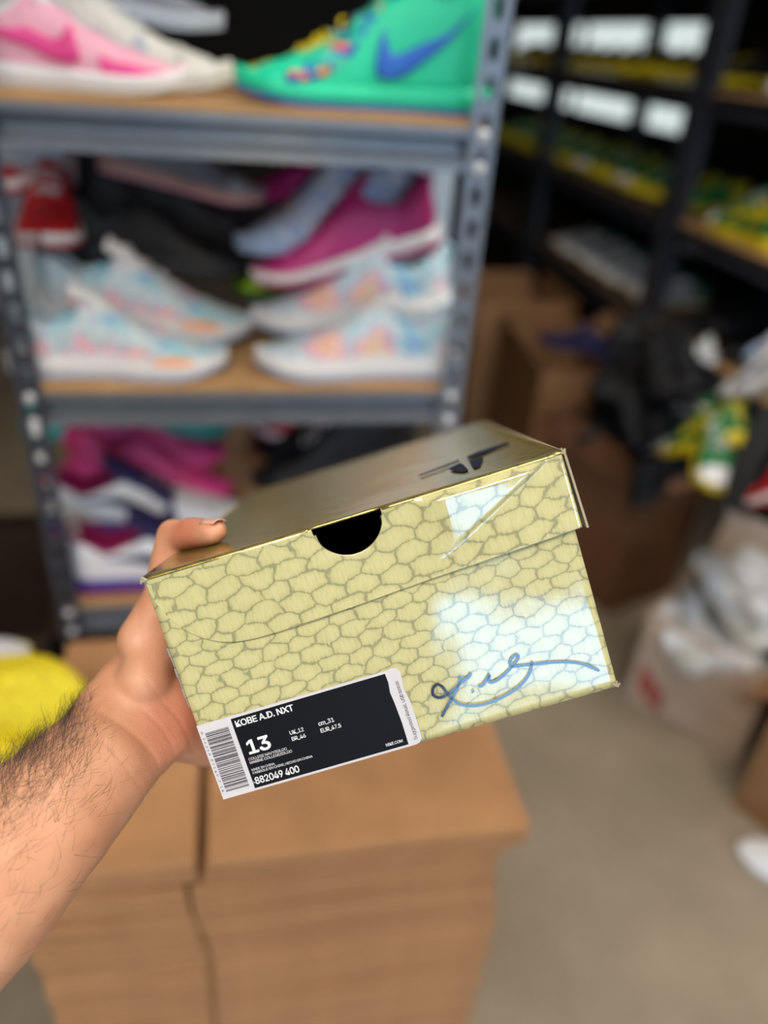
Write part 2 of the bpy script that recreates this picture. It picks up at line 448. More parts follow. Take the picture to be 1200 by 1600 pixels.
def xgrid(a, b, step, extra=()):
    n = int((b - a) / step); g = [a + (b - a) * i / n for i in range(n + 1)]
    for c, r in extra:
        g += [c + r * cos(pi * i / 40) for i in range(41)]
    g = sorted(g); out = [g[0]]
    for x in g[1:]:
        if x - out[-1] > 1e-5: out.append(x)
    return out
def hole(z0, r):
    return lambda x: z0 - (sqrt(max(0, r * r - (x - HCX) ** 2)) if abs(x - HCX) < r else 0)
# body: front panel with the thumb cut-out, three more walls and a bottom
bt = .1325
me = panel_me(xgrid(0, W, .004, ((HCX, HR - .0012),)), lambda x: 0, hole(bt, HR - .0012), lambda x, z: .0006 * sin(z / .1325 * pi) + .0004 * sin(x * 40) * sin(z * 60), 30, 0, .0014)
for m in (foil_f, m_inner, m_edge): me.materials.append(m)
body = link('box_body', me, shoe_box)
bm = bmesh.new()
box_bm(bm, 0, .0014, .0014, D, 0, bt); box_bm(bm, W - .0014, W, .0014, D, 0, bt); box_bm(bm, .0014, W - .0014, D - .0014, D, 0, bt); box_bm(bm, .0014, W - .0014, .0014, D - .0014, 0, .0014)
me = bpy.data.meshes.new('w'); bmesh.ops.recalc_face_normals(bm, faces=bm.faces); bm.to_mesh(me); bm.free()
me.materials.append(foil_s); me.materials.append(m_inner)
for p in me.polygons:
    c = p.center; n = p.normal
    inside = (c.x + n.x * .01 > 0 and c.x + n.x * .01 < W and c.y + n.y * .01 < D and c.y + n.y * .01 > 0 and c.z + n.z * .01 > 0 and c.z < bt - .001)
    p.material_index = 1 if inside else 0
link('side_wall', me, shoe_box)
box('inner_shade_block', .004, W - .004, .02, D - .004, .004, .085, m_inner, shoe_box, .004)  # dark block standing in for the shade behind the thumb hole
# lid: top, front flap with rounded left corner, creased patch, right and left flaps
L0, L1_, LT = .0012, W + .0035, .1365
def lid_zb(x):
    base = .0867 + .0085 * ((x - .064) / .175 if x > .064 else 0)
    if x < .055:
        u = (x - L0) / (.055 - L0); u = max(0, min(1, u))
        base = .0867 + .045 * (1 - (1 - (1 - u) ** 2.6) ** (1 / 1.7))
    return base
def crz(x): return .0978 + (x - .158) * (.1318 - .0978) / (.2245 - .158)
def lid_off(x, z):
    o = .0022 + .0006 * sin(x * 55 + z * 30)
    if x > .05: o += .002 * ((x - .05) / .19) * max(0, (LT - z) / .045)
    k = z - crz(x)
    if x > .12 and k > 0:
        fade = min(1, max(0, (x - .150) / .022)); fade = fade * fade * (3 - 2 * fade)
        top = min(1, max(0, (LT - z) / .004))
        zr = .098 + .28 * (crz(x) - .098)
        step = min(1, k / .0028); step = step * step * (3 - 2 * step)
        o += .138 * (z - zr) * fade * top * step
    return o
me = panel_me(xgrid(L0, L1_, .0016, ((HCX, HR), (L0 + .012, .012))), lid_zb, hole(LT, HR), lid_off, 56, 0, .0011)
for m in (foil_l, m_inner, m_edge): me.materials.append(m)
lid = link('lid', me, shoe_box)
# lid top with a rounded fold to the front and the cut of the thumb hole
V, Fc = [], []
prof = [(-.0024, LT - .0002), (-.0022, LT + .0007), (-.0012, LT + .0014), (.0005, LT + .0017), (.004, LT + .0017)] + [(.004 + (D + .003 - .004) * i / 20, LT + .0017 - .0012 * sin(pi * i / 20)) for i in range(1, 21)]
xs = [L0 - .002 + (L1_ + .001 - L0 + .002) * i / 40 for i in range(41)]
for x in xs:
    for (yy, zz) in prof: V.append((x, yy, zz - .0006 * sin(pi * (x / W))))
nP = len(prof)
for i in range(40):
    for k in range(nP - 1):
        if k < 2 and abs((xs[i] + xs[i + 1]) / 2 - HCX) < HR: continue
        a = i * nP + k; Fc.append((a, a + nP, a + nP + 1, a + 1))
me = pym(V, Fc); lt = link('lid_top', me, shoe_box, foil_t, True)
md = lt.modifiers.new('s', 'SOLIDIFY'); md.thickness = .0012; md.offset = -1
# rear and side flaps
me = panel_me([D * i / 10 + .001 for i in range(11)], lambda x: .0935 + .001 * sin(x * 30), lambda x: LT + .001, lambda x, z: 0, 4, 0, .0012)
me.transform(Matrix.Translation((W + .0058, 0, 0)) @ Matrix.Rotation(radians(90), 4, 'Z') @ Matrix.Translation((0, 0, 0)))
for v in me.vertices: v.co.x += .0015 * (LT - v.co.z) / .04 ; v.co.y = v.co.y - .0028
for m in (foil_s, m_edge, m_edge): me.materials.append(m)
link('lid_flap', me, shoe_box)
me = panel_me([.004 + D * .99 * i / 10 for i in range(11)], lambda x: .093 + .03 * max(0, 1 - x / .02), lambda x: LT + .001, lambda x, z: 0, 4, 0, .0012)
me.transform(Matrix.Translation((-.0008, 0, 0)) @ Matrix.Rotation(radians(90), 4, 'Z'))
for m in (foil_s, m_edge, m_edge): me.materials.append(m)
link('lid_flap', me, shoe_box)
me = panel_me([0, W], lambda x: .093, lambda x: LT, lambda x, z: 0, 2, D + .003, .0012)
for m in (foil_f, m_edge, m_edge): me.materials.append(m)
link('lid_flap', me, shoe_box)
# worn corners
for (x, y, z, n) in ((.0005, -.002, LT + .0002, 5), (W - .0005, -.0006, .0015, 6), (L1_ + .001, -.002, LT + .0008, 3)):
    bm = bmesh.new()
    for k in range(n):
        M = Matrix.Translation((x + rnd.uniform(-.0012, .0012), y + rnd.uniform(-.0008, .001), z + rnd.uniform(-.0015, .001))) @ Matrix.Rotation(rnd.uniform(0, 3), 4, 'Y') @ Matrix.Rotation(rnd.uniform(-.6, .6), 4, 'X')
        box_bm(bm, -.0014, .0014, -.0002, .0002, -.0005, .0005, M)
    o = bm_obj('frayed_corner', bm, m_edge, shoe_box)
# pulled strip on the left edge
bm = bmesh.new()
for k in range(6):
    z = .096 - k * .0062
    box_bm(bm, -.0013 + .0004 * (k % 2), -.0002, -.0006, .012, z - .0062, z - .0004, Matrix.Translation((0, 0, 0)))
bm_obj('torn_tape', bm, mat('grey_tape', (150, 148, 140), .5), shoe_box)

# printed label
m_white = mat('label_white', (216, 213, 216), .5, coat=.2)
m_black = mat('label_black', (15, 15, 20), .5, spec=.22)
m_ink = mat('label_ink_white', (240, 240, 240), .5)
m_inkd = mat('label_ink_dark', (28, 28, 36), .5)
def flat_poly(name, pts, y, th, m, parent):
    """polygon given in the front plane, extruded a hair"""
    bm = bmesh.new()
    a = [bm.verts.new((x, y, z)) for x, z in pts]; f = bm.faces.new(a)
    r = bmesh.ops.extrude_face_region(bm, geom=[f])
    for v in r['geom']:
        if isinstance(v, bmesh.types.BMVert): v.co.y -= th
    bmesh.ops.triangulate(bm, faces=bm.faces[:])
    return bm_obj(name, bm, m, parent)
YL = -.0012
lab = flat_poly('label_sticker', [(-.0002, .0002), (.1165, .0002), (.1188, .0010), (.1204, .0030), (.1208, .0060), (.1209, .022), (.1203, .028), (.1192, .034), (.1200, .040), (.1202, .0448), (.1188, .0472), (.1160, .0480), (.1125, .0474), (-.0002, .0474)], YL, .0002, m_white, shoe_box)
flat_poly('black_field', [(.0196, .0016), (.1122, .0016), (.1124, .0150), (.1118, .0280), (.1112, .0345), (.1120, .0405), (.1116, .0459), (.0198, .0457)], YL - .0002, .00012, m_black, lab)
YT = YL - .00034
try:      # the sans that ships inside Blender; the built-in font otherwise
    FONT = bpy.data.fonts.load(bpy.utils.system_resource('DATAFILES', path='fonts') + '/Inter.woff2')
except Exception:
    FONT = None
def _caph():
    cu = bpy.data.curves.new('t', 'FONT'); cu.body = 'H'; cu.size = 1
    if FONT: cu.font = FONT
    o = bpy.data.objects.new('t', cu); COL.objects.link(o); dg = bpy.context.evaluated_depsgraph_get(); dg.update()
    me = bpy.data.meshes.new_from_object(o.evaluated_get(dg)); bpy.data.objects.remove(o)
    return max(v.co.y for v in me.vertices)
CAPH = _caph()
def text(s, x, z, height, m, parent, width=None, bold=.02, rot=0, name='printed_text', y=YT, squash=None):
    cu = bpy.data.curves.new('t', 'FONT'); cu.body = s; cu.size = 1; cu.resolution_u = 3; cu.space_character = .93
    if FONT: cu.font = FONT
    o = bpy.data.objects.new('t', cu); COL.objects.link(o)
    dg = bpy.context.evaluated_depsgraph_get(); dg.update()
    me = bpy.data.meshes.new_from_object(o.evaluated_get(dg)); bpy.data.objects.remove(o)
    if not me.vertices: return None
    xa = min(v.co.x for v in me.vertices); xb_ = max(v.co.x for v in me.vertices)
    sc = height / CAPH
    sx = (width / (xb_ - xa)) if width else sc
    c, sn = cos(rot), sin(rot)
    for v in me.vertices:
        u, w_ = (v.co.x - xa) * sx, v.co.y * sc
        v.co = (x + u * c - w_ * sn, y, z + u * sn + w_ * c)
    if bold > .012:      # heavier strokes: the same glyphs laid again a hair to each side
        k_ = bold * height * .85; bm = bmesh.new(); bm.from_mesh(me); g0 = bm.verts[:] + bm.edges[:] + bm.faces[:]
        for n_, (dx, dz) in enumerate(((k_, 0), (-k_, 0), (0, k_), (0, -k_), (k_, k_), (-k_, -k_))):
            r = bmesh.ops.duplicate(bm, geom=g0)
            for v in r['geom']:
                if isinstance(v, bmesh.types.BMVert): v.co += Vector((dx, -.000002 * (n_ + 1), dz))
        bm.to_mesh(me); bm.free()
    me.materials.append(m)
    return link(name, me, parent)
text('KOBE A.D. NXT', .0216, .0402, .0037, m_ink, lab, .0345, .035)
text('13', .0236, .0225, .0080, m_ink, lab, .0130, .05)
text('UK_12', .0494, .0268, .0023, m_ink, lab, .0082, .018)
text('BR_46', .0494, .0229, .0023, m_ink, lab, .0082, .018)
text('cm_31', .0667, .0272, .0025, m_ink, lab, .0092, .018)
text('EUR_47.5', .0667, .0228, .0024, m_ink, lab, .0120, .018)
text('COLLEGE NAVY/IGLOO', .0218, .0187, .0016, m_ink, lab, .0230, .008)
text('MARINE COLLEGE/IGLOO', .0218, .0165, .0016, m_ink, lab, .0254, .008)
text('MADE IN CHINA', .0214, .0121, .0014, m_ink, lab, .0139, .006)
text('FABRIQUE EN CHINE_HECHO EN CHINA', .0214, .0101, .0014, m_ink, lab, .0360, .006)
text('S', .0199, .0046, .0012, m_ink, lab, .0008, .0)
text('882049 400', .0212, .0038, .0041, m_ink, lab, .0264, .028)
text('NIKE.COM', .0997, .0040, .0017, m_ink, lab, .0098, .013)
text('Suggested Retail: ', .1182, .0032, .0021, m_inkd, lab, .0225, .005, rot=radians(91), y=YL - .00028)
text('USD', .1178, .0268, .0019, m_inkd, lab, .0050, .02, rot=radians(91), y=YL - .00028)
text('$200.00', .1176, .0325, .0016, m_inkd, lab, .0072, .03, rot=radians(91), y=YL - .00028)
text('8   2 6 2 1 8   8 7 1 4 9   7   1 4', .0008, .0432, .0013, m_inkd, lab, .0385, .005, rot=radians(-90), y=YL - .00028)
bm = bmesh.new(); z = .0042; r2 = random.Random(3)
while z < .0418:
    h_ = r2.choice((.00022, .00022, .00045, .00065)); 
    inset = .0 if r2.random() < .85 else .0006
    box_bm(bm, .0030, .0170, YL - .0003, YL - .0002, z, min(z + h_, .0418)); z += h_ + r2.choice((.00025, .00025, .0005, .0007))
o = bm_obj('barcode', bm, m_inkd, lab); o['kind'] = 'stuff'
# signature
m_sig = mat('navy_print', (30, 40, 62), .35, coat=1.0)
m_sig.node_tree.nodes['Principled BSDF'].inputs['Coat IOR'].default_value = 1.95
SIG = [[(.158, .0325), (.1562, .0304), (.1522, .0290), (.1466, .0262), (.1411, .0238), (.1367, .0236), (.1341, .0262), (.1351, .0298), (.1378, .0314), (.1403, .0293), (.1422, .0240), (.1450, .0187), (.1492, .0151), (.155, .0130), (.1623, .0123), (.170, .0132), (.1781, .0152), (.1847, .0184), (.1897, .0228), (.1928, .029)],
       [(.1521, .0324), (.1498, .0280), (.1449, .0224), (.1397, .0172), (.1349, .012)],
       [(.1558, .0219), (.1564, .0211)],
       [(.160, .0237), (.1620, .0233), (.1651, .0258), (.1676, .0280), (.1664, .0252), (.1676, .0236), (.1721, .0243), (.1783, .0274), (.1841, .0314), (.1862, .0339), (.1851, .0353), (.1823, .0340), (.1804, .0312), (.1819, .0291), (.187, .0281), (.195, .0267), (.205, .0246), (.2128, .0222), (.2202, .0185), (.2274, .0124)]]
V, Fc = [], []
for s in SIG:
    P = smooth_path([(a, 0, b_) for a, b_ in s], 7); n = len(P)
    st = len(V)
    for i, p in enumerate(P):
        t = (P[min(i + 1, n - 1)] - P[max(i - 1, 0)]).normalized(); nn = Vector((-t.z, 0, t.x))
        w_ = .00085 * (1 if len(s) > 3 else 1.25)
        if i in (0, n - 1): w_ *= .6
        for sgn in (1, -1): V.append((p.x + nn.x * w_ * sgn, -.0016, p.z + nn.z * w_ * sgn))
    for i in range(n - 1): Fc.append((st + 2 * i, st + 2 * i + 1, st + 2 * i + 3, st + 2 * i + 2))
link('signature', pym(V, Fc), shoe_box, m_sig)
# emblem on the lid top
EM = [[(.1621, .0688), (.1911, .0862), (.1904, .0771), (.1636, .0640)], [(.1966, .0889), (.2047, .0987), (.2269, .1005), (.227, .0943), (.2011, .0736), (.196, .0779)],
      [(.1814, .0539), (.1896, .0672), (.1908, .0579), (.1907, .0297), (.1906, .0223), (.1873, .0221), (.1832, .0391)], [(.1952, .0594), (.2048, .061), (.1975, .0236), (.194, .0229)]]
bm = bmesh.new()
for pts in EM:
    a = [bm.verts.new((x, y + .008, LT + .00195)) for x, y in pts]; f = bm.faces.new(a)
    r = bmesh.ops.extrude_face_region(bm, geom=[f])
    for v in r['geom']:
        if isinstance(v, bmesh.types.BMVert): v.co.z -= .0002
bm_obj('emblem', bm, mat('navy_emblem_print', (22, 26, 48), .6, spec=.15), shoe_box)

# ---------------------------------------------------------------- forearm and hand (one continuous skin)
person = thing('person', 'bare left forearm and hand gripping the shoe box', 'person')
person.matrix_world = BW
def capsule(bm, a, b, ra, rb, wdir, fl=1.0, seg=20, rings=10):
    """tapered elliptical capsule: radii ra/rb along wdir, fl times that across"""
    a, b = Vector(a), Vector(b); t = (b - a); L_ = t.length; t.normalize()
    w = Vector(wdir); w = (w - t * w.dot(t)).normalized(); c = t.cross(w)
    rows = []
    for i in range(rings // 2 + 1):
        an = pi / 2 * i / (rings // 2); rows.append((a - t * ra * fl * cos(an), ra * sin(an)))
    for i in range(1, 7): rows.append((a + t * L_ * i / 6, ra + (rb - ra) * i / 6))
    for i in range(1, rings // 2 + 1):
        an = pi / 2 * i / (rings // 2); rows.append((b + t * rb * fl * sin(an), rb * cos(an)))
    prev = None
    for p, r in rows:
        ring = [bm.verts.new(p + w * cos(2 * pi * k / seg) * max(r, 1e-4) + c * sin(2 * pi * k / seg) * max(r, 1e-4) * fl) for k in range(seg)]
        if prev:
            for k in range(seg): bm.faces.new((prev[k], prev[(k + 1) % seg], ring[(k + 1) % seg], ring[k]))
        else: bm.faces.new(ring[::-1])
        prev = ring
    bm.faces.new(prev)
def B(px, py, z):
    r = CX * ((px - 600) / F * z) + CY * ((py - 800) / F * z) + CZ * z + CAM_C
    return BW.inverted() @ r
pdir = (BW.inverted().to_3x3() @ (CX * .70 + CY * .72)).normalized()   # across the forearm, in the picture plane
bm = bmesh.new()
A0, A1, A2, A3, A4 = B(-330, 1660, .37), B(-60, 1405, .405), B(80, 1268, .435), B(165, 1180, .46), B(238, 1092, .49)
for p, q, ra, rb, fl in ((A0, A1, .052, .0475, .85), (A1, A2, .0475, .0395, .84), (A2, A3, .0395, .0335, .78), (A3, A4, .0335, .0375, .66)):
    capsule(bm, p, q, ra, rb, pdir, fl, 28, 12)
CMC, MCP, IP, TIP = (-.036, .056, .090), (-.0185, .073, .1135), (-.0015, .076, .1475), (.0325, .048, .1452)
heelv = Vector((-.038, .052, .056))
capsule(bm, A4, (-.034, .095, .045), .0370, .040, (0, 0, 1), .50, 24)
capsule(bm, (-.034, .075, .058), (-.031, .120, .020), .036, .036, (0, .3, 1), .40, 24)
capsule(bm, B(262, 1130, .485), (-.026, .080, .004), .021, .018, (0, 0, 1), .8)          # hypothenar
capsule(bm, (-.038, .040, .068), (-.027, .068, .098), .021, .0165, (0, 1, 0), .85)      # thenar
capsule(bm, CMC, MCP, .0185, .0142, (0, 1, 0), .9)
capsule(bm, MCP, IP, .0135, .0108, (0, 1, 0), 1)
capsule(bm, IP, TIP, .0112, .0088, (.6, .7, 0), .92)
capsule(bm, (.015, .064, .1475), TIP, .0108, .0088, (.6, .7, 0), .88)
fing = [([(-.031, .140, .032), (-.019, .162, -.008), (.006, .168, -.0125), (.029, .165, -.0105)], .0098),
        ([(-.029, .126, .014), (-.013, .143, -.0125), (.016, .149, -.0125), (.041, .146, -.0108)], .0100),
        ([(-.027, .106, .000), (-.008, .121, -.0140), (.018, .125, -.0120), (.040, .122, -.0105)], .0096),
        ([(-.025, .085, -.003), (-.008, .096, -.0140), (.012, .098, -.0110), (.029, .096, -.0092)], .0084)]
for P, r in fing:
    capsule(bm, (-.032, (P[0][1] + .085) / 2, .035), P[0], r * 1.3, r * 1.18, (0, 1, 0), 1, 14, 8)
    for i in range(3): capsule(bm, P[i], P[i + 1], r * (1.12 - .07 * i), r * (1.05 - .08 * i), (0, 1, 0), 1, 14, 8)
    capsule(bm, P[1], P[1], r * 1.12, r * 1.12, (0, 1, 0), 1, 14, 8) if False else None
me0 = bpy.data.meshes.new('arm'); bmesh.ops.recalc_face_normals(bm, faces=bm.faces); bm.to_mesh(me0); bm.free()
tmp = bpy.data.objects.new('tmp', me0); COL.objects.link(tmp)
md = tmp.modifiers.new('r', 'REMESH'); md.mode = 'VOXEL'; md.voxel_size = .0017
md = tmp.modifiers.new('s', 'SMOOTH'); md.factor = .6; md.iterations = 14
dg = bpy.context.evaluated_depsgraph_get(); dg.update()
arm_me = bpy.data.meshes.new_from_object(tmp.evaluated_get(dg)); bpy.data.objects.remove(tmp)
fl_at = arm_me.attributes.new('flush', 'FLOAT', 'POINT')
TIPv, IPv = Vector(TIP), Vector(IP)
arm_axis = (A3 - A1).normalized()
_nrm = [v.normal.copy() for v in arm_me.vertices]
for v, n_ in zip(arm_me.vertices, _nrm):
    co = v.co.copy()
    # tendons, veins and wrist creases
    d = noise.noise(co * 60) * .0009 + noise.noise(co * 22) * .0012
    s_ = (co - A3).dot(arm_axis)
    if -.01 < s_ < .05 and co.x < 0:
        d -= .00042 * max(0, cos(s_ * 470 + 2.2 * noise.noise(co * 30))) ** 6
    co += n_ * d
    v.co = co
    f = max(0, 1 - (co - (IPv * .45 + TIPv * .55)).length / .022) * 1.0
    f = max(f, max(0, 1 - (co - Vector((-.022, .035, .035))).length / .040) * .55, max(0, 1 - (co - Vector((-.02, .06, .065))).length / .035) * .35)
    if co.x > -.03: f = max(f, .15)
    fl_at.data[v.index].value = min(1, f)
arm = link('forearm_and_hand', arm_me, person, mat_skin(), True)
# hair
arm_me.update()
bvh = BVHTree.FromPolygons([v.co.copy() for v in arm_me.vertices], [tuple(p.vertices) for p in arm_me.polygons])
updir = -(BW.inverted().to_3x3() @ CZ)
dors = (BW.inverted().to_3x3() @ (-CX * .62 - CY * .66)).normalized()
V, Fc = [], []; hr = random.Random(5)
cands = 0; made = 0
while made < 3800 and cands < 30000:
    cands += 1
    s = hr.random() ** .85
    base = A0.lerp(A1, min(1, s * 3)) if s < .333 else (A1.lerp(A3, (s - .333) * 2.2) if s < .787 else A3.lerp(A4, (s - .787) / .213))
    an = hr.gauss(.85, .60)
    view = updir.normalized(); dd = (dors * cos(an) + view * sin(an)).normalized()
    hit = bvh.ray_cast(base + dd * .1, -dd)
    if hit[0] is None: continue
    p, n_ = hit[0], hit[1]
    dens = .48 + .62 * max(0, n_.dot(dors))
    if s > .80: dens *= max(0, 1 - (s - .80) / .13) * .8
    dens *= .55 + .9 * max(0, noise.noise(p * 45) + .45)
    if hr.random() > dens: continue
    ln = hr.uniform(.008, .017) * (.75 if s > .8 else 1)
    lay = (arm_axis * hr.gauss(.75, .25) + dors * hr.gauss(.25, .45) + n_ * .38 + Vector((hr.gauss(0, .18), hr.gauss(0, .18), hr.gauss(0, .18)))).normalized()
    curl = Vector((hr.gauss(0, 1), hr.gauss(0, 1), hr.gauss(0, 1))).normalized()
    q = p.copy(); dirn = (lay + n_ * .6).normalized(); side = lay.cross(n_).normalized()
    r0 = hr.uniform(.00006, .00011)
    st = len(V); K = 5
    for k in range(K + 1):
        rr_ = r0 * (1 - .75 * k / K)
        for j in range(3):
            a_ = 2 * pi * j / 3
            V.append(q + side * cos(a_) * rr_ + n_ * sin(a_) * rr_)
        dirn = (dirn * .75 + lay * .3 - n_ * .10 * k + curl * .10).normalized()
        q = q + dirn * ln / K
        loc, nn_, _, dist = bvh.find_nearest(q)
        if loc is not None and (q - loc).dot(nn_) < .0004: q = loc + nn_ * .0005
    for k in range(K):
        for j in range(3):
            j2 = (j + 1) % 3; Fc.append((st + 3 * k + j, st + 3 * k + j2, st + 3 * k + 3 + j2, st + 3 * k + 3 + j))
    made += 1
o = link('arm_hair', pym(V, Fc), person, mat('dark_brown_hair', (48, 34, 26), .5)); o['kind'] = 'stuff'
# thumb nail
V, Fc = [], []
td = (TIPv - IPv).normalized(); upn = Vector((-.35, .45, .80)); upn = (upn - td * upn.dot(td)).normalized(); sd = td.cross(upn)
for i in range(7):
    for j in range(9):
        a_ = (j / 8 - .5) * 1.5; l_ = -.0115 + i * .0022
        rr_ = .0089 + .0004 * (i == 6)
        V.append(TIPv + td * (l_ + .006) + (upn * cos(a_) + sd * sin(a_)) * rr_ * (1 - .03 * i))
for i in range(6):
    for j in range(8): a_ = i * 9 + j; Fc.append((a_, a_ + 1, a_ + 10, a_ + 9))
o = link('thumbnail', pym(V, Fc), person, mat('fingernail', (226, 170, 150), .3, coat=.3), True)
md = o.modifiers.new('s', 'SOLIDIFY'); md.thickness = .0006

#PART2
# ---------------------------------------------------------------- steel racks
m_rack = mat('blue_grey_powder_coat', (120, 125, 134), .38, metal=.35, coat=.2, var=.08, vscale=30)
m_rackd = mat('dark_blue_powder_coat', (66, 69, 80), .45, metal=.3, var=.1, vscale=30)
m_rivet = mat('galvanised_rivet', (225, 226, 228), .35, metal=.3)
m_board = mat_cardboard('particle_board', (186, 146, 100))
def post_me(z0, z1, w, side, pitch=.046, t=.002):
    """L profile with key-hole slots punched in the front flange; side=-1 keeps the return flange at the left edge"""
    bm = bmesh.new(); a = w * .33
    box_bm(bm, -w / 2, -w / 2 + a, 0, t, z0, z1); box_bm(bm, w / 2 - a, w / 2, 0, t, z0, z1)
    z = z0
    while z < z1 - .01:
        box_bm(bm, -w / 2 + a, w / 2 - a, 0, t, z, min(z1, z + pitch * .45)); z += pitch
    xs = (-w / 2, -w / 2 + t) if side < 0 else (w / 2 - t, w / 2)
    box_bm(bm, xs[0], xs[1], t, w, z0, z1)
    return bm
def beam_me(L_, h=.056):
    """stepped shelf beam: upper lip, recessed web, lower lip"""
    bm = bmesh.new(); pr = [(0, 0), (0, .012), (.010, .016), (.024, .018), (.024, h - .020), (.010, h - .016), (0, h - .012), (0, h), (.030, h), (.030, h - .003), (.004, h - .003), (.004, h - .010), (.028, h - .018), (.028, .016), (.004, .009), (.004, .003), (.012, .003), (.012, 0)]
    A_ = [bm.verts.new((0, y, z)) for y, z in pr]; B_ = [bm.verts.new((L_, y, z)) for y, z in pr]
    n = len(pr)
    for i in range(n): bm.faces.new((A_[i], A_[(i + 1) % n], B_[(i + 1) % n], B_[i]))
    bm.faces.new(A_[::-1]); bm.faces.new(B_)
    return bm
def rack(label, loc, rotz, width, depth, zb, ztop, tiers, mp, mbeam, mps=None, w=.038, overhang=0.0, rivets=True, mbd=None):
    t = thing('shelving_rack', label, 'shelf rack', loc, (0, 0, rotz))
    k = 0
    for (x, sd) in ((0, -1), (width, 1)):
        o = bm_obj('post', post_me(zb, ztop, w, sd), (mps or [mp, mp])[k], t); o.location = (x, 0, 0)
        o = bm_obj('post', post_me(zb, ztop, w, sd), mbeam, t); o.location = (x, depth, 0); o.rotation_euler = (0, 0, 0)
        k += 1
    for z in tiers:
        o = bm_obj('beam', beam_me(width), mbeam, t); o.location = (0, .003, z - .056)
        o = bm_obj('beam', beam_me(width), mbeam, t); o.location = (width, depth - .001, z - .056); o.rotation_euler = (0, 0, pi)
        for x in (0, width):
            box('side_beam', x - .004 if x == 0 else x - .008, x + .008 if x == 0 else x + .004, .03, depth - .03, z - .056, z - .01, mbeam, t)
        box('shelf_board', -overhang, width + overhang, .004, depth - .004, z - .0025, z + .010, mbd or m_board, t, .001)
        if rivets:
            for x in (0, width):
                for dz in (-.008, -.050):
                    bm = bmesh.new(); bmesh.ops.create_uvsphere(bm, u_segments=10, v_segments=6, radius=.0085)
                    for v in bm.verts: v.co.y *= .45
                    o = bm_obj('rivet', bm, m_rivet, t, True); o.location = (x, -.001, z + dz)
                for dz in (.10, .055):
                    bm = bmesh.new(); bmesh.ops.create_uvsphere(bm, u_segments=10, v_segments=6, radius=.0075)
                    for v in bm.verts: v.co.y *= .45
                    if z > .7 and z < 1.3: o = bm_obj('rivet', bm, m_rivet, t, True); o.location = (x, -.001, z - dz - (.0 if x else .01))
                    else: bm.free()
    return t
FY = 1.15; BT = .010
T1, T2, T3 = 1.465, 1.072, .657          # tops of the boards
rack('blue grey steel shelving rack with three tiers of sneakers behind the shoe box', (-.311, FY, 0), 0, .659, .36, 0, 1.86, (T1 - BT, T2 - BT, T3 - BT), m_rack, m_rack, [m_rackd, m_rack])
RXF = 1.5
RT = (1.90, 1.479, 1.085, .725)
m_brd = mat_cardboard('shaded_board', (104, 86, 70))  # shade of the unlit bays put into a darker board colour
rack('dark steel rack right of the blue grey rack, holding rows of cleats', (RXF, 3.90, 0), -pi / 2, 1.25, .45, 0, 2.05, RT, m_rackd, m_rackd, rivets=False, w=.06, mbd=m_brd)
rack('dark steel rack at the right edge of the photo with a bare lit board', (RXF, 2.57, 0), -pi / 2, 1.25, .45, 0, 2.05, RT, m_rackd, m_rackd, rivets=False, w=.06)
rack('farthest dark steel rack, deep in the corner behind the blue grey rack', (RXF, 5.23, 0), -pi / 2, 1.25, .45, 0, 2.05, RT, m_rackd, m_rackd, rivets=False, w=.06, mbd=m_brd)
# wall right behind the dark racks with a long window
WX = 2.0
WY0, WY1, WZ0, WZ1 = 3.58, 6.2, 1.26, 1.735
bm = bmesh.new()
box_bm(bm, WX, WX + .08, 1.2, WY0, 0, RZ); box_bm(bm, WX, WX + .08, WY1, RY1, 0, RZ); box_bm(bm, WX, WX + .08, WY0, WY1, 0, WZ0); box_bm(bm, WX, WX + .08, WY0, WY1, WZ1, RZ)
struct(bm_obj('wall_side', bm, m_dark))
m_pane = bpy.data.materials.new('frosted_daylit_pane'); m_pane.use_nodes = True
b_ = m_pane.node_tree.nodes['Principled BSDF']; b_.inputs['Base Color'].default_value = (.8, .8, .8, 1); b_.inputs['Emission Color'].default_value = (.80, .92, .90, 1); b_.inputs['Emission Strength'].default_value = .85
w1 = struct(box('window_1', WX + .03, WX + .04, WY0, WY1, WZ0, WZ1, m_pane))
bm = bmesh.new()
for a in ((WY0, WY1, WZ0, WZ0 + .02), (WY0, WY1, WZ1 - .02, WZ1), (WY0, WY0 + .02, WZ0 + .02, WZ1 - .02), (WY1 - .02, WY1, WZ0 + .02, WZ1 - .02), (4.9, 4.93, WZ0 + .02, WZ1 - .02)):
    box_bm(bm, WX + .01, WX + .03, a[0], a[1], a[2], a[3])
bm_obj('window_frame', bm, m_rackd, w1)

# ---------------------------------------------------------------- sneaker builder
def lerp_tab(tab, t):
    for (a, va), (b, vb) in zip(tab, tab[1:]):
        if t <= b:
            k = (t - a) / (b - a); k = k * k * (3 - 2 * k); return va + (vb - va) * k
    return tab[-1][1]
STY = {
 'low': dict(ztop=[(0, .31), (.04, .335), (.10, .30), (.2, .235), (.3, .265), (.40, .335), (.5, .30), (.62, .225), (.75, .175), (.88, .135), (.96, .10), (1, .06)], sole=.085, tongue=.43),
 'mid': dict(ztop=[(0, .41), (.04, .44), (.12, .42), (.22, .39), (.32, .41), (.42, .38), (.5, .32), (.62, .235), (.75, .18), (.88, .14), (.96, .10), (1, .06)], sole=.085, tongue=.52),
 'cleat': dict(ztop=[(0, .27), (.04, .295), (.10, .27), (.2, .215), (.3, .235), (.40, .275), (.5, .25), (.62, .20), (.75, .165), (.88, .13), (.96, .095), (1, .05)], sole=.045, tongue=.34),
}
WT = [(0, .105), (.12, .118), (.3, .112), (.45, .118), (.62, .150), (.75, .160), (.88, .150), (1, .12)]
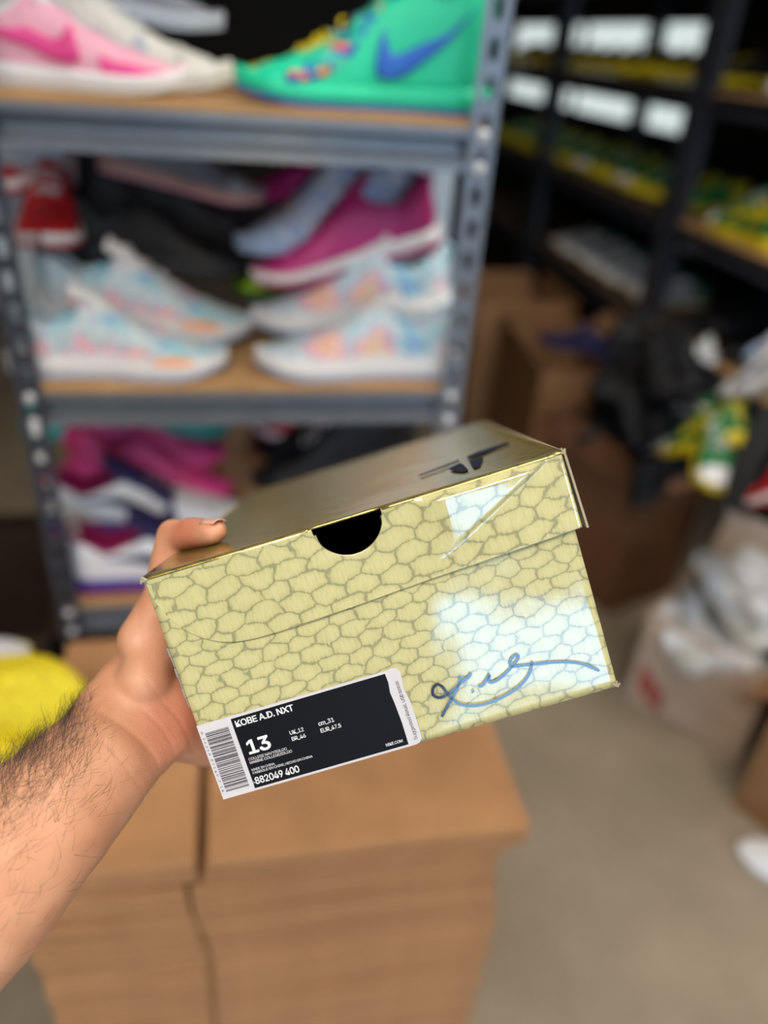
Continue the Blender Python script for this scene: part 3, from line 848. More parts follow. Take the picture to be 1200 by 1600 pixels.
def endf(t):
    f = 1
    if t < .09: f = sqrt(max(0, 1 - ((.09 - t) / .09) ** 2))
    if t > .80: f = sqrt(max(0, 1 - ((t - .80) / .20) ** 2)) * .98 + .02 * (1 - t) / .2
    return f
def hw(t): return lerp_tab(WT, t) * endf(t)
def zbt(t): return .0 if t < .72 else .045 * ((t - .72) / .28) ** 2
def soleh(st, t): return STY[st]['sole'] * (1.12 - .35 * min(1, t / .8)) + zbt(t)
def upper_pt(st, t, s, side, off=0.0):
    """point on the outer shell: t heel->toe, s sole->rim"""
    w = hw(t) * .95; z0 = soleh(st, t) - .012; z1 = lerp_tab(STY[st]['ztop'], t)
    z1 = max(z1, z0 + .03)
    e = lerp_tab([(0, .72), (.25, .74), (.42, .42), (.62, .28), (.72, .0), (1, 0)], t) * w
    ph = s * pi / 2
    bul = 1 + .05 * sin(pi * s)
    y = e + (w * bul - e) * max(0, cos(ph)) ** .75
    z = z0 + (z1 - z0) * sin(ph) ** 1.05
    x = t
    if t < .1: x += .02 * sin(pi * min(1, s)) * (1 - t / .1) * 1.0
    if off:
        n = Vector((0, cos(ph) * .9 + .1, .15 + sin(ph) * .7)).normalized()
        if t > .75: n = (n + Vector(((t - .75) * 3, 0, .2))).normalized()
        y += n.y * off; z += n.z * off; x += n.x * off
    return Vector((x, y * side, z))
def grid_me(rows, closed=False):
    V = [p for r in rows for p in r]; n = len(rows[0]); Fc = []
    for i in range(len(rows) - 1):
        for k in range(n - 1 + (1 if closed else 0)):
            k2 = (k + 1) % n; Fc.append((i * n + k, i * n + k2, (i + 1) * n + k2, (i + 1) * n + k))
    return pym(V, Fc)
TS = [0.002, .012, .03, .055, .085, .12, .16, .2, .24, .28, .32, .36, .4, .44, .48, .53, .58, .63, .68, .73, .78, .83, .87, .905, .935, .96, .98, .993, .999]
def patch(st, pts_a, pts_b, side, off=.006, n=14):
    """band between two (t, s) curves laid on the shell"""
    def samp(P, k):
        Q = smooth_path([(a, b, 0) for a, b in P], 6); f = k * (len(Q) - 1); i = min(int(f), len(Q) - 2); return Q[i].lerp(Q[i + 1], f - i)
    rows = []
    for i in range(n + 1):
        a, b = samp(pts_a, i / n), samp(pts_b, i / n)
        rows.append([upper_pt(st, a.x + (b.x - a.x) * j / 4, a.y + (b.y - a.y) * j / 4, side, off) for j in range(5)])
    return rows if side > 0 else [r[::-1] for r in rows]
def solid(o, th):
    md = o.modifiers.new('s', 'SOLIDIFY'); md.thickness = th; md.offset = -1
PROTO = {}
def make_shoe(key, st='low', upper=None, sole=None, out=None, lining=None, tongue=None, lace=None, swoosh=None, toe=None, heel=None, panel=None, mud=None, studs=False, detail=True, name='sneaker', sw=(0, 1, 1)):
    r = bpy.data.objects.new(name, None); COL.objects.link(r); r.empty_display_size = .02
    def add(nm, me, m, smooth=True, th=0):
        o = link(nm, me, r, m, smooth)
        if th: solid(o, th)
        return o
    rows = []
    for t in TS:
        a = [upper_pt(st, t, s / 9, 1) for s in range(10)]; b = [upper_pt(st, t, s / 9, -1) for s in range(9, -1, -1)]
        if t > .70:
            rows.append(a + b)
        else: rows.append(a + b)
    # shell: left and right sides; the opening is closed from t=.42 forward by the throat strip
    V, Fc = [], []; n = 10
    for rw in rows: V += rw
    for i in range(len(TS) - 1):
        for k in range(19):
            if k == 9 and TS[i] < .66: continue
            a = i * 20 + k; Fc.append((a, a + 1, a + 21, a + 20))
    add('upper', pym(V, Fc), upper, th=.018)
    # lining: inner wall down to the insole
    V, Fc = [], []; cnt = 0
    ts = [t for t in TS if t < .70]
    for t in ts:
        p = upper_pt(st, t, 1, 1); z0 = soleh(st, t) + .02; w = p.y * .86
        row = [(t, w, p.z - .004), (t, w * 1.05, p.z - .06), (t, w * .9, max(z0, p.z - .16)), (t, 0, max(z0, p.z - .18)), (t, -w * .9, max(z0, p.z - .16)), (t, -w * 1.05, p.z - .06), (t, -w, p.z - .004)]
        V += row
    for i in range(len(ts) - 1):
        for k in range(6): a = i * 7 + k; Fc.append((a, a + 1, a + 8, a + 7))
    add('lining', pym(V, Fc), lining or upper)
    # rim piping around the collar
    P = [upper_pt(st, t, 1, 1) for t in ts if t < .42][::-1] + [upper_pt(st, t, 1, -1) for t in ts if t < .42]
    add('collar', tube_me(P, .013, 8), lining or upper)
    # midsole and outsole
    def slab(f0, f1, wf, th0):
        rows = []
        for t in TS:
            w = hw(t) * wf; a, b = f0(t), f1(t); x = t + (.012 if t > .9 else 0) * (t - .9) * 10 - (.012 * (1 - t / .1) if t < .1 else 0)
            rows.append([Vector((x, -w * .92, a)), Vector((x, -w * 1.03, a + (b - a) * .3)), Vector((x, -w * 1.02, a + (b - a) * .75)), Vector((x, -w * .93, b)), Vector((x, w * .93, b)), Vector((x, w * 1.02, a + (b - a) * .75)), Vector((x, w * 1.03, a + (b - a) * .3)), Vector((x, w * .92, a))])
        me = grid_me(rows, True); return me
    o0 = .018 if not studs else .012
    add('midsole', slab(lambda t: zbt(t) + o0, lambda t: soleh(st, t) + .006, 1.05, 0), sole)
    add('outsole', slab(lambda t: zbt(t), lambda t: zbt(t) + o0 + .002, 1.03, 0), out or sole)
    if studs:
        for (t, y) in ((.1, .06), (.1, -.06), (.26, .06), (.26, -.06), (.6, .1), (.6, -.1), (.75, .1), (.75, -.1), (.9, .06), (.9, -.06)):
            add('stud', tube_me([(t, y, .004 + zbt(t)), (t, y, -.045 + zbt(t))], [.022, .014], 8), out or sole, False)
    # tongue
    tz = STY[st]['tongue']; rows = []
    for i in range(9):
        k = i / 8; t = .66 - .36 * k
        zb_ = lerp_tab(STY[st]['ztop'], t)
        z = zb_ - .012 + (tz - zb_ + .012) * max(0, (k - .35) / .65) ** 1.3 + .012 * sin(pi * k)
        w = (.035 + .045 * k)
        rows.append([Vector((t + .06 * max(0, k - .6), w * c, z - .022 * abs(c) ** 2)) for c in (-1, -.6, -.2, .2, .6, 1)])
    add('tongue', grid_me(rows), tongue or lining or upper, th=.022)
    # one lace, zigzag through the eyelets
    P = []
    for i in range(7):
        t = .64 - .045 * i; p = upper_pt(st, t, .93, 1, .008); q = upper_pt(st, t - .02, .93, -1, .008)
        zc = max(p.z, lerp_tab(STY[st]['ztop'], t)) + .016
        P += [p, Vector((t - .008, 0, zc)), q] if i % 2 == 0 else [Vector((q.x, -q.y * -1, q.z)), Vector((t - .008, 0, zc)), Vector((p.x, p.y, p.z))]
    add('lace', tube_me(P, .010, 6, flat=.7), lace or sole)
    if detail:
        P = smooth_path([upper_pt(st, .36, 1, 1, .01) + Vector((0, -.02, .01)), Vector((.40, .03, lerp_tab(STY[st]['ztop'], .4) + .05)), Vector((.42, .07, lerp_tab(STY[st]['ztop'], .4) + .01)), Vector((.39, .02, lerp_tab(STY[st]['ztop'], .4) + .03)), Vector((.40, -.05, lerp_tab(STY[st]['ztop'], .4) + .05)), Vector((.45, -.09, lerp_tab(STY[st]['ztop'], .45) - .02))], 5)
        add('lace_bow', tube_me(P, .009, 6), lace or sole)
    for side in (1, -1):
        if swoosh:
            a = [(.16, .72), (.34, .50), (.50, .36), (.585, .34), (.615, .44), (.635, .62)]
            b = [(.16, .72), (.34, .38), (.50, .16), (.62, .12), (.675, .24), (.645, .62)]
            a = [(sw[0] + (t_ - .16) * sw[1] + .16, q_ * sw[2]) for t_, q_ in a]; b = [(sw[0] + (t_ - .16) * sw[1] + .16, q_ * sw[2]) for t_, q_ in b]
            add('swoosh', grid_me(patch(st, a, b, side, .010)), swoosh, th=.006)
        if panel:
            add('side_panel', grid_me(patch(st, panel[1], panel[2], side, .004)), panel[0], th=.006)
        if mud:
            add('mudguard', grid_me(patch(st, [(.05, .03), (.3, .03), (.6, .03), (.96, .03)], [(.05, .22), (.3, .14), (.6, .20), (.96, .42)], side, .004)), mud, th=.006)
        if heel:
            add('heel_counter', grid_me(patch(st, [(.004, .03), (.08, .03), (.16, .03), (.24, .03)], [(.004, .98), (.08, .95), (.15, .62), (.24, .10)], side, .005)), heel, th=.006)
    if toe:
        rows = []
        for t in [x for x in TS if x >= .78]:
            rows.append([upper_pt(st, t, s / 8, 1, .004) for s in range(9)] + [upper_pt(st, t, s / 8, -1, .004) for s in range(8, -1, -1)])
        add('toe_cap', grid_me(rows), toe, th=.006)
    if heel: add('pull_tab', tube_me([Vector((.012, 0, STY[st]['ztop'][1][1] - .06)), Vector((-.012, 0, STY[st]['ztop'][1][1] - .01)), Vector((-.006, 0, STY[st]['ztop'][1][1] + .035)), Vector((.02, 0, STY[st]['ztop'][1][1] + .03))], .012, 6), heel)
    PROTO[key] = [r, False]
    return r
def place(key, label, cat, heel, toe, scale=None, group=None, roll=0.0, anchor='toe'):
    """put a shoe with its heel and toe at two points; the first use moves the proto itself"""
    e = PROTO[key]
    if not e[1]: r = e[0]; e[1] = True
    else:
        r = e[0].copy(); COL.objects.link(r)
        for ch in e[0].children:
            c = ch.copy(); COL.objects.link(c); c.parent = r
    Hh, T = Vector(heel), Vector(toe)
    d = T - Hh; L_ = d.length
    if scale is None: scale = min(.36, max(.27, L_))
    d.normalize()
    yv = Vector((0, 0, 1)).cross(d).normalized(); zv = d.cross(yv)
    M = Matrix((d, yv, zv)).transposed() @ Matrix.Rotation(roll, 3, 'X')
    org = T - d * scale if anchor == 'toe' else Hh
    r.matrix_world = Matrix.Translation(org) @ M.to_4x4() @ Matrix.Scale(scale, 4)
    for k_ in ('label', 'category', 'group'):
        if k_ in r: del r[k_]
    tag(r, label, cat, group)
    return r
def S(key, label, px0, px1, Y0, z0, Y1=None, z1=None, scale=None, **kw):
    Y1 = Y0 if Y1 is None else Y1; z1 = z0 if z1 is None else z1
    return place(key, label, 'shoe', (xat(px0, Y0, z0), Y0, z0), (xat(px1, Y1, z1), Y1, z1), scale, **kw)
def P2(key, label, h, t, scale=None, **kw):
    return place(key, label, 'shoe', onY(*h), onY(*t), scale, **kw)

c = mat
white = c('shoe_white', (232, 232, 234), .5, bump=.3, bscale=60); offw = c('shoe_off_white', (214, 214, 206), .6)
black = c('shoe_black', (12, 12, 16), .6, bump=.3, bscale=80); navy = c('shoe_navy', (34, 32, 84), .5); blk2 = c('shoe_charcoal', (28, 30, 36), .55)
yellow = c('shoe_yellow', (226, 204, 22), .5, var=.06, vscale=6); green = c('shoe_green', (20, 118, 62), .5, var=.1); lime = c('shoe_lime', (150, 196, 40), .5)
mint = c('shoe_mint', (34, 222, 172), .5, var=.04); mintd = c('shoe_teal_green', (20, 190, 140), .5); pink = c('shoe_hot_pink', (238, 74, 150), .5); palep = c('shoe_pale_pink', (240, 176, 196), .6, var=.05)
mag = c('shoe_magenta', (188, 40, 124), .5, var=.1, vscale=8); rose = c('shoe_rose', (222, 70, 130), .55, var=.08); wine = c('shoe_wine', (150, 22, 84), .5)
red = c('shoe_red', (196, 34, 44), .5); lblue = c('shoe_light_blue', (170, 196, 232), .55, var=.06); gum = c('shoe_gum', (186, 150, 60), .5)
ice = c('shoe_ice_grey', (176, 184, 196), .6, var=.08); grey = c('shoe_grey', (120, 124, 134), .6, var=.1); beige = c('shoe_beige_rose', (196, 160, 148), .6, var=.1)
teal = c('shoe_teal', (50, 160, 152), .5); cobalt = c('shoe_cobalt', (40, 110, 214), .45); royal = c('shoe_blue_sole', (88, 110, 200), .45)
violet = c('shoe_violet_sole', (60, 44, 140), .5); orange = c('shoe_orange', (240, 120, 60), .5); peach = c('shoe_peach', (250, 172, 120), .5)
multi = mat_zones('multicolour_knit')
confetti = mat_speckle('blue_orange_confetti', (40, 210, 165), [(40, 90, 200), (240, 120, 60), (40, 200, 170), (60, 80, 190), (90, 220, 190)], 27, .12)
bluewhite = mat_speckle('pale_blue_knit', (196, 212, 236), [(150, 176, 226), (236, 240, 246), (180, 200, 236)], 40, .4)
yknit = mat_speckle('yellow_knit', (222, 200, 16), [(232, 214, 40), (204, 180, 8), (226, 206, 30)], 90, .3)
bouq = mat_speckle('green_red_print', (190, 40, 120), [(120, 190, 50), (226, 40, 60), (60, 120, 210), (240, 140, 40)], 20, .2)
PA = ([(.50, .62), (.60, .34), (.70, .20), (.82, .12)], [(.44, .96), (.54, .90), (.66, .70), (.82, .34)])
make_shoe('pinkwhite', 'low', palep, white, offw, white, white, white, swoosh=pink, sw=(-.06, .95, 1), heel=white, panel=(pink, [(.66, .03), (.76, .03), (.86, .03), (.95, .03)], [(.66, .36), (.76, .36), (.86, .34), (.95, .20)]))
make_shoe('icy', 'low', offw, offw, offw, ice, ice, white, toe=offw, swoosh=ice)
make_shoe('greyk', 'low', grey, ice, ice, ice, ice, ice)
make_shoe('mint', 'mid', mint, mint, royal, mintd, mintd, confetti, swoosh=cobalt, panel=(confetti,) + PA, heel=None, sw=(-.05, .72, .80))
make_shoe('yelwhite', 'low', yellow, white, offw, black, black, yellow, toe=yellow)
make_shoe('multi', 'low', multi, white, lblue, multi, white, white, mud=white, toe=None)
make_shoe('multip', 'low', multi, white, lblue, multi, white, white, panel=(peach, [(.66, .10), (.74, .08), (.80, .08), (.86, .08)], [(.66, .22), (.74, .34), (.80, .36), (.86, .28)]), mud=white)
make_shoe('black', 'low', black, blk2, black, blk2, black, black, detail=False)
make_shoe('blackw', 'low', black, black, black, blk2, black, white, toe=blk2, detail=False)
make_shoe('greypink', 'low', grey, beige, palep, ice, ice, palep, toe=ice, detail=False)
make_shoe('beige', 'low', beige, offw, beige, beige, beige, offw, detail=True)
make_shoe('redw', 'low', red, white, red, red, red, white, toe=red)
make_shoe('lblue', 'low', bluewhite, lblue, lblue, lblue, white, lblue, toe=lblue)
make_shoe('magenta', 'low', mag, white, mag, mag, mag, mag, heel=mag)
make_shoe('magbouq', 'mid', mag, mag, mag, bouq, bouq, lime)
make_shoe('limes', 'low', lime, lime, green, lime, lime, lime)
make_shoe('navywhite', 'low', white, violet, wine, wine, navy, navy, swoosh=navy, heel=None, panel=(navy, [(.34, .74), (.45, .70), (.55, .62), (.66, .55)], [(.34, .98), (.45, .98), (.55, .98), (.66, .96)]))
make_shoe('rosek', 'low', rose, pink, rose, rose, rose, rose, toe=pink)
make_shoe('teal', 'low', teal, teal, teal, teal, teal, teal, detail=False)
make_shoe('yellowk', 'low', yknit, yellow, yellow, yknit, yknit, yknit, toe=None, swoosh=None, panel=(green, [(.50, .04), (.54, .04), (.58, .04), (.62, .04)], [(.46, .62), (.48, .58), (.50, .56), (.52, .54)]))
make_shoe('bycleat', 'cleat', black, yellow, yellow, black, black, yellow, toe=yellow, mud=yellow, studs=True, detail=False, name='cleat')
make_shoe('gycleat', 'cleat', green, yellow, yellow, yellow, green, yellow, toe=white, studs=True, detail=False, heel=yellow, name='cleat')
make_shoe('gycleat2', 'cleat', green, yellow, yellow, yellow, green, white, toe=yellow, studs=True, detail=False, name='cleat')
make_shoe('wgcleat', 'cleat', ice, white, yellow, green, white, white, toe=white, heel=green, studs=True, detail=False, name='cleat')
make_shoe('whites', 'low', white, white, offw, white, white, white, heel=offw, swoosh=ice, toe=white)
make_shoe('gyshoe', 'low', green, yellow, yellow, yellow, green, white, toe=white, panel=(yellow, [(.1, .5), (.3, .36), (.45, .3), (.6, .25)], [(.1, .8), (.3, .62), (.45, .5), (.6, .38)]))

# blue grey rack, top tier
S('pinkwhite', 'pale pink and white running shoe with hot pink swoosh on the top tier', -92, 294, 1.245, T1)
S('icy', 'off white sneaker just behind the pale pink running shoe', -20, 362, 1.37, T1)
S('greyk', 'grey knit sneaker behind the off white sneaker on the top tier', 10, 345, 1.44, T1 + .10, 1.45, T1 + .07)
S('mint', 'mint green basketball shoe with blue swoosh and confetti laces', 754, 371, 1.245, T1)
S('yelwhite', 'yellow sneaker with black collar behind the mint green shoe', 640, 360, 1.38, T1)
# middle tier
S('multip', 'multicolour knit sneaker with peach toe patch, front left of the middle tier', 18, 353, 1.22, T2)
S('multip', 'multicolour knit sneaker behind the one with the peach toe patch', 62, 388, 1.34, T2 + .045, 1.345, T2 + .012, roll=.05)
S('multi', 'multicolour knit sneaker with toe to the left, front right of the middle tier', 706, 402, 1.22, T2)
S('multi', 'multicolour knit sneaker lying behind the front right knit one', 706, 401, 1.34, T2 + .07, 1.345, T2 + .025)
P2('black', 'plain black sneaker in the middle tier, lower of the black pair', (95, 395, 1.42), (390, 435, 1.42))
P2('blackw', 'black sneaker with white laces, upper of the black pair', (120, 320, 1.45), (392, 372, 1.45))
P2('greypink', 'grey sneaker with pink sole edge on top of the black pair', (150, 262, 1.44), (408, 325, 1.44))
P2('beige', 'dusty rose sneaker at the back left of the middle tier', (40, 318, 1.50), (262, 322, 1.49), .30)
P2('redw', 'red sneaker with white sole beside the left post, toe to the viewer', (100, 345, 1.50), (66, 400, 1.27), .30)
P2('redw', 'red sneaker high at the left edge of the middle tier', (-130, 300, 1.40), (58, 302, 1.42), .30)
P2('lblue', 'pale blue knit sneaker with toe left in the middle tier', (690, 318, 1.40), (378, 402, 1.40), .33)
P2('magenta', 'magenta sneaker with white midsole below the pale blue one', (700, 372, 1.36), (404, 452, 1.36), .33)
P2('magbouq', 'magenta sneaker with green and red print collar at the back', (690, 250, 1.47), (402, 322, 1.47), .33)
P2('limes', 'lime green sneaker toe showing between the two knit pairs', (600, 430, 1.47), (370, 462, 1.45), .30)
# lower tier
S('navywhite', 'white high top with navy swoosh and wine collar, front of the lower tier', 78, 420, 1.215, T3)
S('navywhite', 'white and navy high top behind the front one, toe showing right', 62, 374, 1.33, T3 + .055, 1.335, T3 + .045)
P2('rosek', 'hot pink sneaker in the lower tier, lower of the pink pair', (105, 735, 1.41), (356, 778, 1.41))
P2('rosek', 'hot pink sneaker on top of the other pink one', (100, 690, 1.455), (348, 722, 1.455))
P2('teal', 'teal sneaker under the middle shelf behind the pink pair', (60, 672, 1.47), (262, 702, 1.48), .28)
P2('teal', 'teal sneaker toe right of the other teal one under the shelf', (180, 655, 1.44), (352, 680, 1.49), .27)
P2('blackw', 'black sneaker with toe left in the lower tier, lower one', (650, 690, 1.38), (402, 765, 1.38))
P2('black', 'black sneaker with toe left in the lower tier, upper one', (650, 655, 1.45), (404, 715, 1.45))
P2('redw', 'red sneaker tucked under the middle shelf above the black pair', (520, 668, 1.48), (402, 684, 1.46), .27)
# storage bins and a carton in the racks
m_bin = mat('pale_blue_plastic', (186, 200, 210), .35, coat=.2)
def bin_(label, x0, x1, y0, y1, z0, z1):
    t = thing('storage_bin', label, 'bin', ((x0 + x1) / 2, (y0 + y1) / 2, z0))
    w, d, h = (x1 - x0) / 2, (y1 - y0) / 2, z1 - z0
    bm = bmesh.new()
    for a in ((-w, w, -d, -d + .004, 0, h), (-w, w, d - .004, d, 0, h), (-w, -w + .004, -d + .004, d - .004, 0, h), (w - .004, w, -d + .004, d - .004, 0, h), (-w + .004, w - .004, -d + .004, d - .004, 0, .004)): box_bm(bm, *a)
    bm_obj('bin_body', bm, m_bin, t)
    box('rim', -w - .006, w + .006, -d - .006, -d, h - .02, h, m_bin, t, .002); box('rim', -w - .006, w + .006, d, d + .006, h - .02, h, m_bin, t, .002)
    box('handle', -.04, .04, -d - .012, -d - .006, h - .06, h - .045, m_bin, t, .002)
bin_('pale blue plastic bin at the back right of the middle tier', xat(575, 1.47, 1.2), xat(690, 1.47, 1.2), 1.44, 1.50, T2 + .001, T2 + .345)
bin_('pale blue plastic bin at the back left of the middle tier', xat(-10, 1.47, 1.2) , xat(118, 1.47, 1.2), 1.44, 1.50, T2 + .001, T2 + .30)

# ---------------------------------------------------------------- cartons
m_card = mat_cardboard('brown_cardboard', (158, 118, 82)); m_cardd = mat_cardboard('dark_brown_cardboard', (122, 86, 62)); m_cardp = mat_cardboard('pale_cardboard', (206, 184, 164))
def carton(label, A, Bp, depth, h, m, flaps=(.12, .12, .12, .12), angs=(100, 100, 100, 100), name='open_carton', filler=True):
    """A, Bp: floor ends of the front wall as seen from the aisle; the box extends behind it"""
    A = Vector((A[0], A[1], A[2] if len(A) > 2 else 0)); Bp = Vector((Bp[0], Bp[1], A.z)); u = Bp - A; w = u.length; u.normalize()
    t = thing(name, label, 'carton'); v = Vector((-u.y, u.x, 0))
    t.matrix_world = Matrix((u, v, Vector((0, 0, 1)))).transposed().to_4x4(); t.matrix_world.translation = A
    M = Matrix((u, v, Vector((0, 0, 1)))).transposed().to_4x4(); M.translation = A; t.matrix_world = M
    th = .006
    box('front_panel', 0, w, 0, th, 0, h, m, t); box('rear_panel', 0, w, depth - th, depth, 0, h, m, t)
    box('side_panel', 0, th, th, depth - th, 0, h, m, t); box('side_panel', w - th, w, th, depth - th, 0, h, m, t)
    box('bottom_panel', th, w - th, th, depth - th, 0, th, m, t)
    spec = ((0, w, Matrix.Translation((0, 0, h)), 'X', 1, flaps[0], angs[0]),
            (0, w, Matrix.Translation((0, depth, h)), 'X', -1, flaps[1], angs[1]),
            (0, depth, Matrix.Translation((0, 0, h)) @ Matrix.Rotation(pi / 2, 4, 'Z'), 'X', -1, flaps[2], angs[2]),
            (0, depth, Matrix.Translation((w, 0, h)) @ Matrix.Rotation(pi / 2, 4, 'Z'), 'X', 1, flaps[3], angs[3]))
    for a, b, MM, ax, sg, fl, an in spec:
        if not fl: continue
        bm = bmesh.new(); box_bm(bm, a + .004, b - .004, -.004, 0, 0, fl, MM @ Matrix.Rotation(radians(an) * sg, 4, 'X'))
        bm_obj('flap', bm, m, t)
    return t
A1c = onZ(975, 1085, 0); B1c = onZ(1150, 1190, 0)
C1 = carton('pale open carton heaped with white shoes beside the aisle', A1c, B1c, .36, .30, m_cardp, (.07, .18, .10, .0), (172, 10, 150, 100))
carton('brown carton in the lower right corner with purple print', (1.17, 1.06), (1.42, .62), .45, .36, m_card, (.0, .12, .1, .1), (120, 120, 130, 120))
carton('dark brown open carton filled with black shoes right of the aisle', (1.02, 2.20), (1.17, 1.80), .30, .56, m_cardd, (.10, .12, .10, .10), (170, 120, 150, 120))
carton('tall brown carton standing behind the shoe box corner', (1.08, 2.92), (1.04, 2.38), .33, .62, m_card, (0, .15, .12, .0), (100, 60, 100, 100))
carton('beige carton with raised flaps farthest along the aisle', (1.02, 3.55), (.99, 3.05), .4, .48, m_card, (.2, .2, .18, .18), (25, 10, 20, -10))
carton('brown carton on the lower tier behind the pink and black shoes', (xat(330, 1.47, .75), 1.49, T3 + .001), (xat(500, 1.47, .75), 1.49), .09, .22, m_card, (0, 0, 0, 0))
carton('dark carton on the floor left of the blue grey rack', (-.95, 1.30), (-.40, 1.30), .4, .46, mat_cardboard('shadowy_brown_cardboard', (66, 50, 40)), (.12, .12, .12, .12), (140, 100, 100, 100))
# print on the lower right carton and red print on the pale carton
def print_patch(parent_name, pts, m):
    bm = bmesh.new(); 
    for quad in pts:
        a = [bm.verts.new((x, -.0006, z)) for x, z in quad]; f = bm.faces.new(a); r = bmesh.ops.extrude_face_region(bm, geom=[f])
        for v in r['geom']:
            if isinstance(v, bmesh.types.BMVert): v.co.y -= .0004
    bm_obj('printed_mark', bm, m, parent_name)
print_patch(C1, [[(.03, .04), (.055, .04), (.045, .13), (.02, .13)], [(.06, .02), (.085, .02), (.075, .11), (.052, .11)], [(.09, .01), (.11, .01), (.10, .085), (.082, .085)]], mat('faded_red_print', (176, 74, 62), .7))
for o in list(COL.objects):
    if o.get('label', '').startswith('brown carton in the lower right'):
        print_patch(o, [[(.12, .16), (.26, .14), (.28, .26), (.14, .27)], [(.10, .08), (.2, .06), (.2, .12), (.11, .13)]], mat('purple_print', (84, 44, 96), .7))

# ---------------------------------------------------------------- flattened cartons in two stacks
m_flat = mat_cardboard('stacked_corrugated_board', (186, 138, 96), 1)
STK_T = .60
def sheet(x0, x1, y0, y1, th, seed):
    r = random.Random(seed); bm = bmesh.new()
    g = th * .5
    # two plies folded at the front edge, slightly wavy
    nx = 6
    pr = [(y0 + .004, 0), (y0, g * .6), (y0, th - g * .6), (y0 + .004, th), (y1, th), (y1, g + .0008), (y0 + .012, g + .0008), (y0 + .012, g - .0008), (y1, g - .0008), (y1, 0)]
    ph = r.random() * 6; rows = []
    for i in range(nx + 1):
        x = x0 + (x1 - x0) * i / nx; dy = .0022 * sin(x * 16 + ph); dz = .0006 * sin(x * 22 + ph)
        rows.append([bm.verts.new((x, (y + dy) if y < y0 + .02 else y, z + dz)) for y, z in pr])
    n = len(pr)
    for i in range(nx):
        for k in range(n): bm.faces.new((rows[i][k], rows[i][(k + 1) % n], rows[i + 1][(k + 1) % n], rows[i + 1][k]))
    bm.faces.new(rows[0][::-1]); bm.faces.new(rows[-1])
    return bm
TH = .0125; NL = 48
sr = random.Random(11)
shapes_l = [bm_obj('flattened_carton', sheet(-.235, 0, .0, .46, TH * .96, i), m_flat) for i in range(3)]
shapes_r = [bm_obj('flattened_carton', sheet(0, .455, .0, .46, TH * .96, 10 + i), m_flat) for i in range(3)]
for k in range(NL):
    z = STK_T - TH * (k + 1)
    px = STK_T - z
    gap = -.0655 + (.0 if k < 5 else (-.016 if k < 9 else (-.016 + .018 * (k - 9) / 8 if k < 17 else .004 + .002 * sin(k))))
    for side, shp in (('left', shapes_l), ('right', shapes_r)):
        base = shp[k % 3]
        if k < 3: o = base
        else: o = base.copy(); COL.objects.link(o)
        jx, jy = sr.uniform(-.003, .003), sr.uniform(-.004, .004)
        if side == 'right':
            o.location = (gap + .004 + jx * .5 + (.0 if k < 3 else -.008), .650 + jy + (0 if k < 3 else .006), z)
            if k >= 3: o.scale = (.975 - (.004 * sin(k * .9)), 1, 1)
        else:
            o.location = (gap - .011 + jx * .3, .655 + jy + (0 if k < 4 else .004), z); o.scale = (1, 1, 1)
        lab_ = ('top flattened brown carton of the %s stack below the shoe box' % side) if k == 0 else ('%s flattened brown carton from the top of the %s stack' % (ordinal(k), side))
        tag(o, lab_, 'cardboard', 'flattened cartons in the %s stack' % side)

# ---------------------------------------------------------------- yellow shoes and others at the left
def PZ(key, label, h, t, z0, z1=None, scale=None, **kw):
    return place(key, label, 'shoe', onZ(h[0], h[1], z0), onZ(t[0], t[1], z0 if z1 is None else z1), scale, **kw)
PZ('yellowk', 'bright yellow knit sneaker with green stripe left above the forearm', (-260, 1095), (142, 1085), STK_T + .075, STK_T + .075, .38, roll=1.0)
PZ('yellowk', 'bright yellow knit sneaker lying under the other yellow one', (-210, 1260), (95, 1195), STK_T + .006, STK_T + .006, .34)
PZ('gyshoe', 'green and white sneaker behind the yellow knit sneakers', (-200, 1080), (52, 1040), STK_T + .01, STK_T + .02, .33)

# ---------------------------------------------------------------- cleats in rows on the dark racks
def row(key, tier, ys, fmt, grp, x_toe=1.535, x_heel=1.86, sc=.31, jit=.014, z_add=.015, keys=None):
    r = random.Random(tier * 1000)
    for i, y in enumerate(ys):
        kk = keys[i % len(keys)] if keys else key
        place(kk, fmt % ordinal(i), 'cleat', (x_heel, y + r.uniform(-jit, jit), tier + z_add), (x_toe + r.uniform(-.015, .015), y + r.uniform(-jit, jit), tier + z_add), sc, group=grp)
tA, tB, tC = 1.490, 1.096, .736
def ys(a, b, n): return [a + (b - a) * i / (n - 1) for i in range(n)]
row('bycleat', tA, ys(2.75, 3.80, 8), '%s black and yellow cleat from the near post on the top tier', 'black and yellow cleats')
row('bycleat', tA, ys(4.08, 4.95, 6), '%s black and yellow cleat past the far post on the top tier', 'black and yellow cleats')
row('gycleat', tB, ys(2.75, 3.80, 8), '%s green and yellow cleat from the near post on the second tier', 'green and yellow cleats', keys=['gycleat', 'gycleat2', 'gycleat2'])
row('gycleat2', tB, ys(4.08, 4.95, 6), '%s green and yellow cleat past the far post on the second tier', 'green and yellow cleats')
row('wgcleat', tC, ys(2.75, 3.70, 7), '%s silver white cleat from the near post on the third tier', 'silver white cleats')
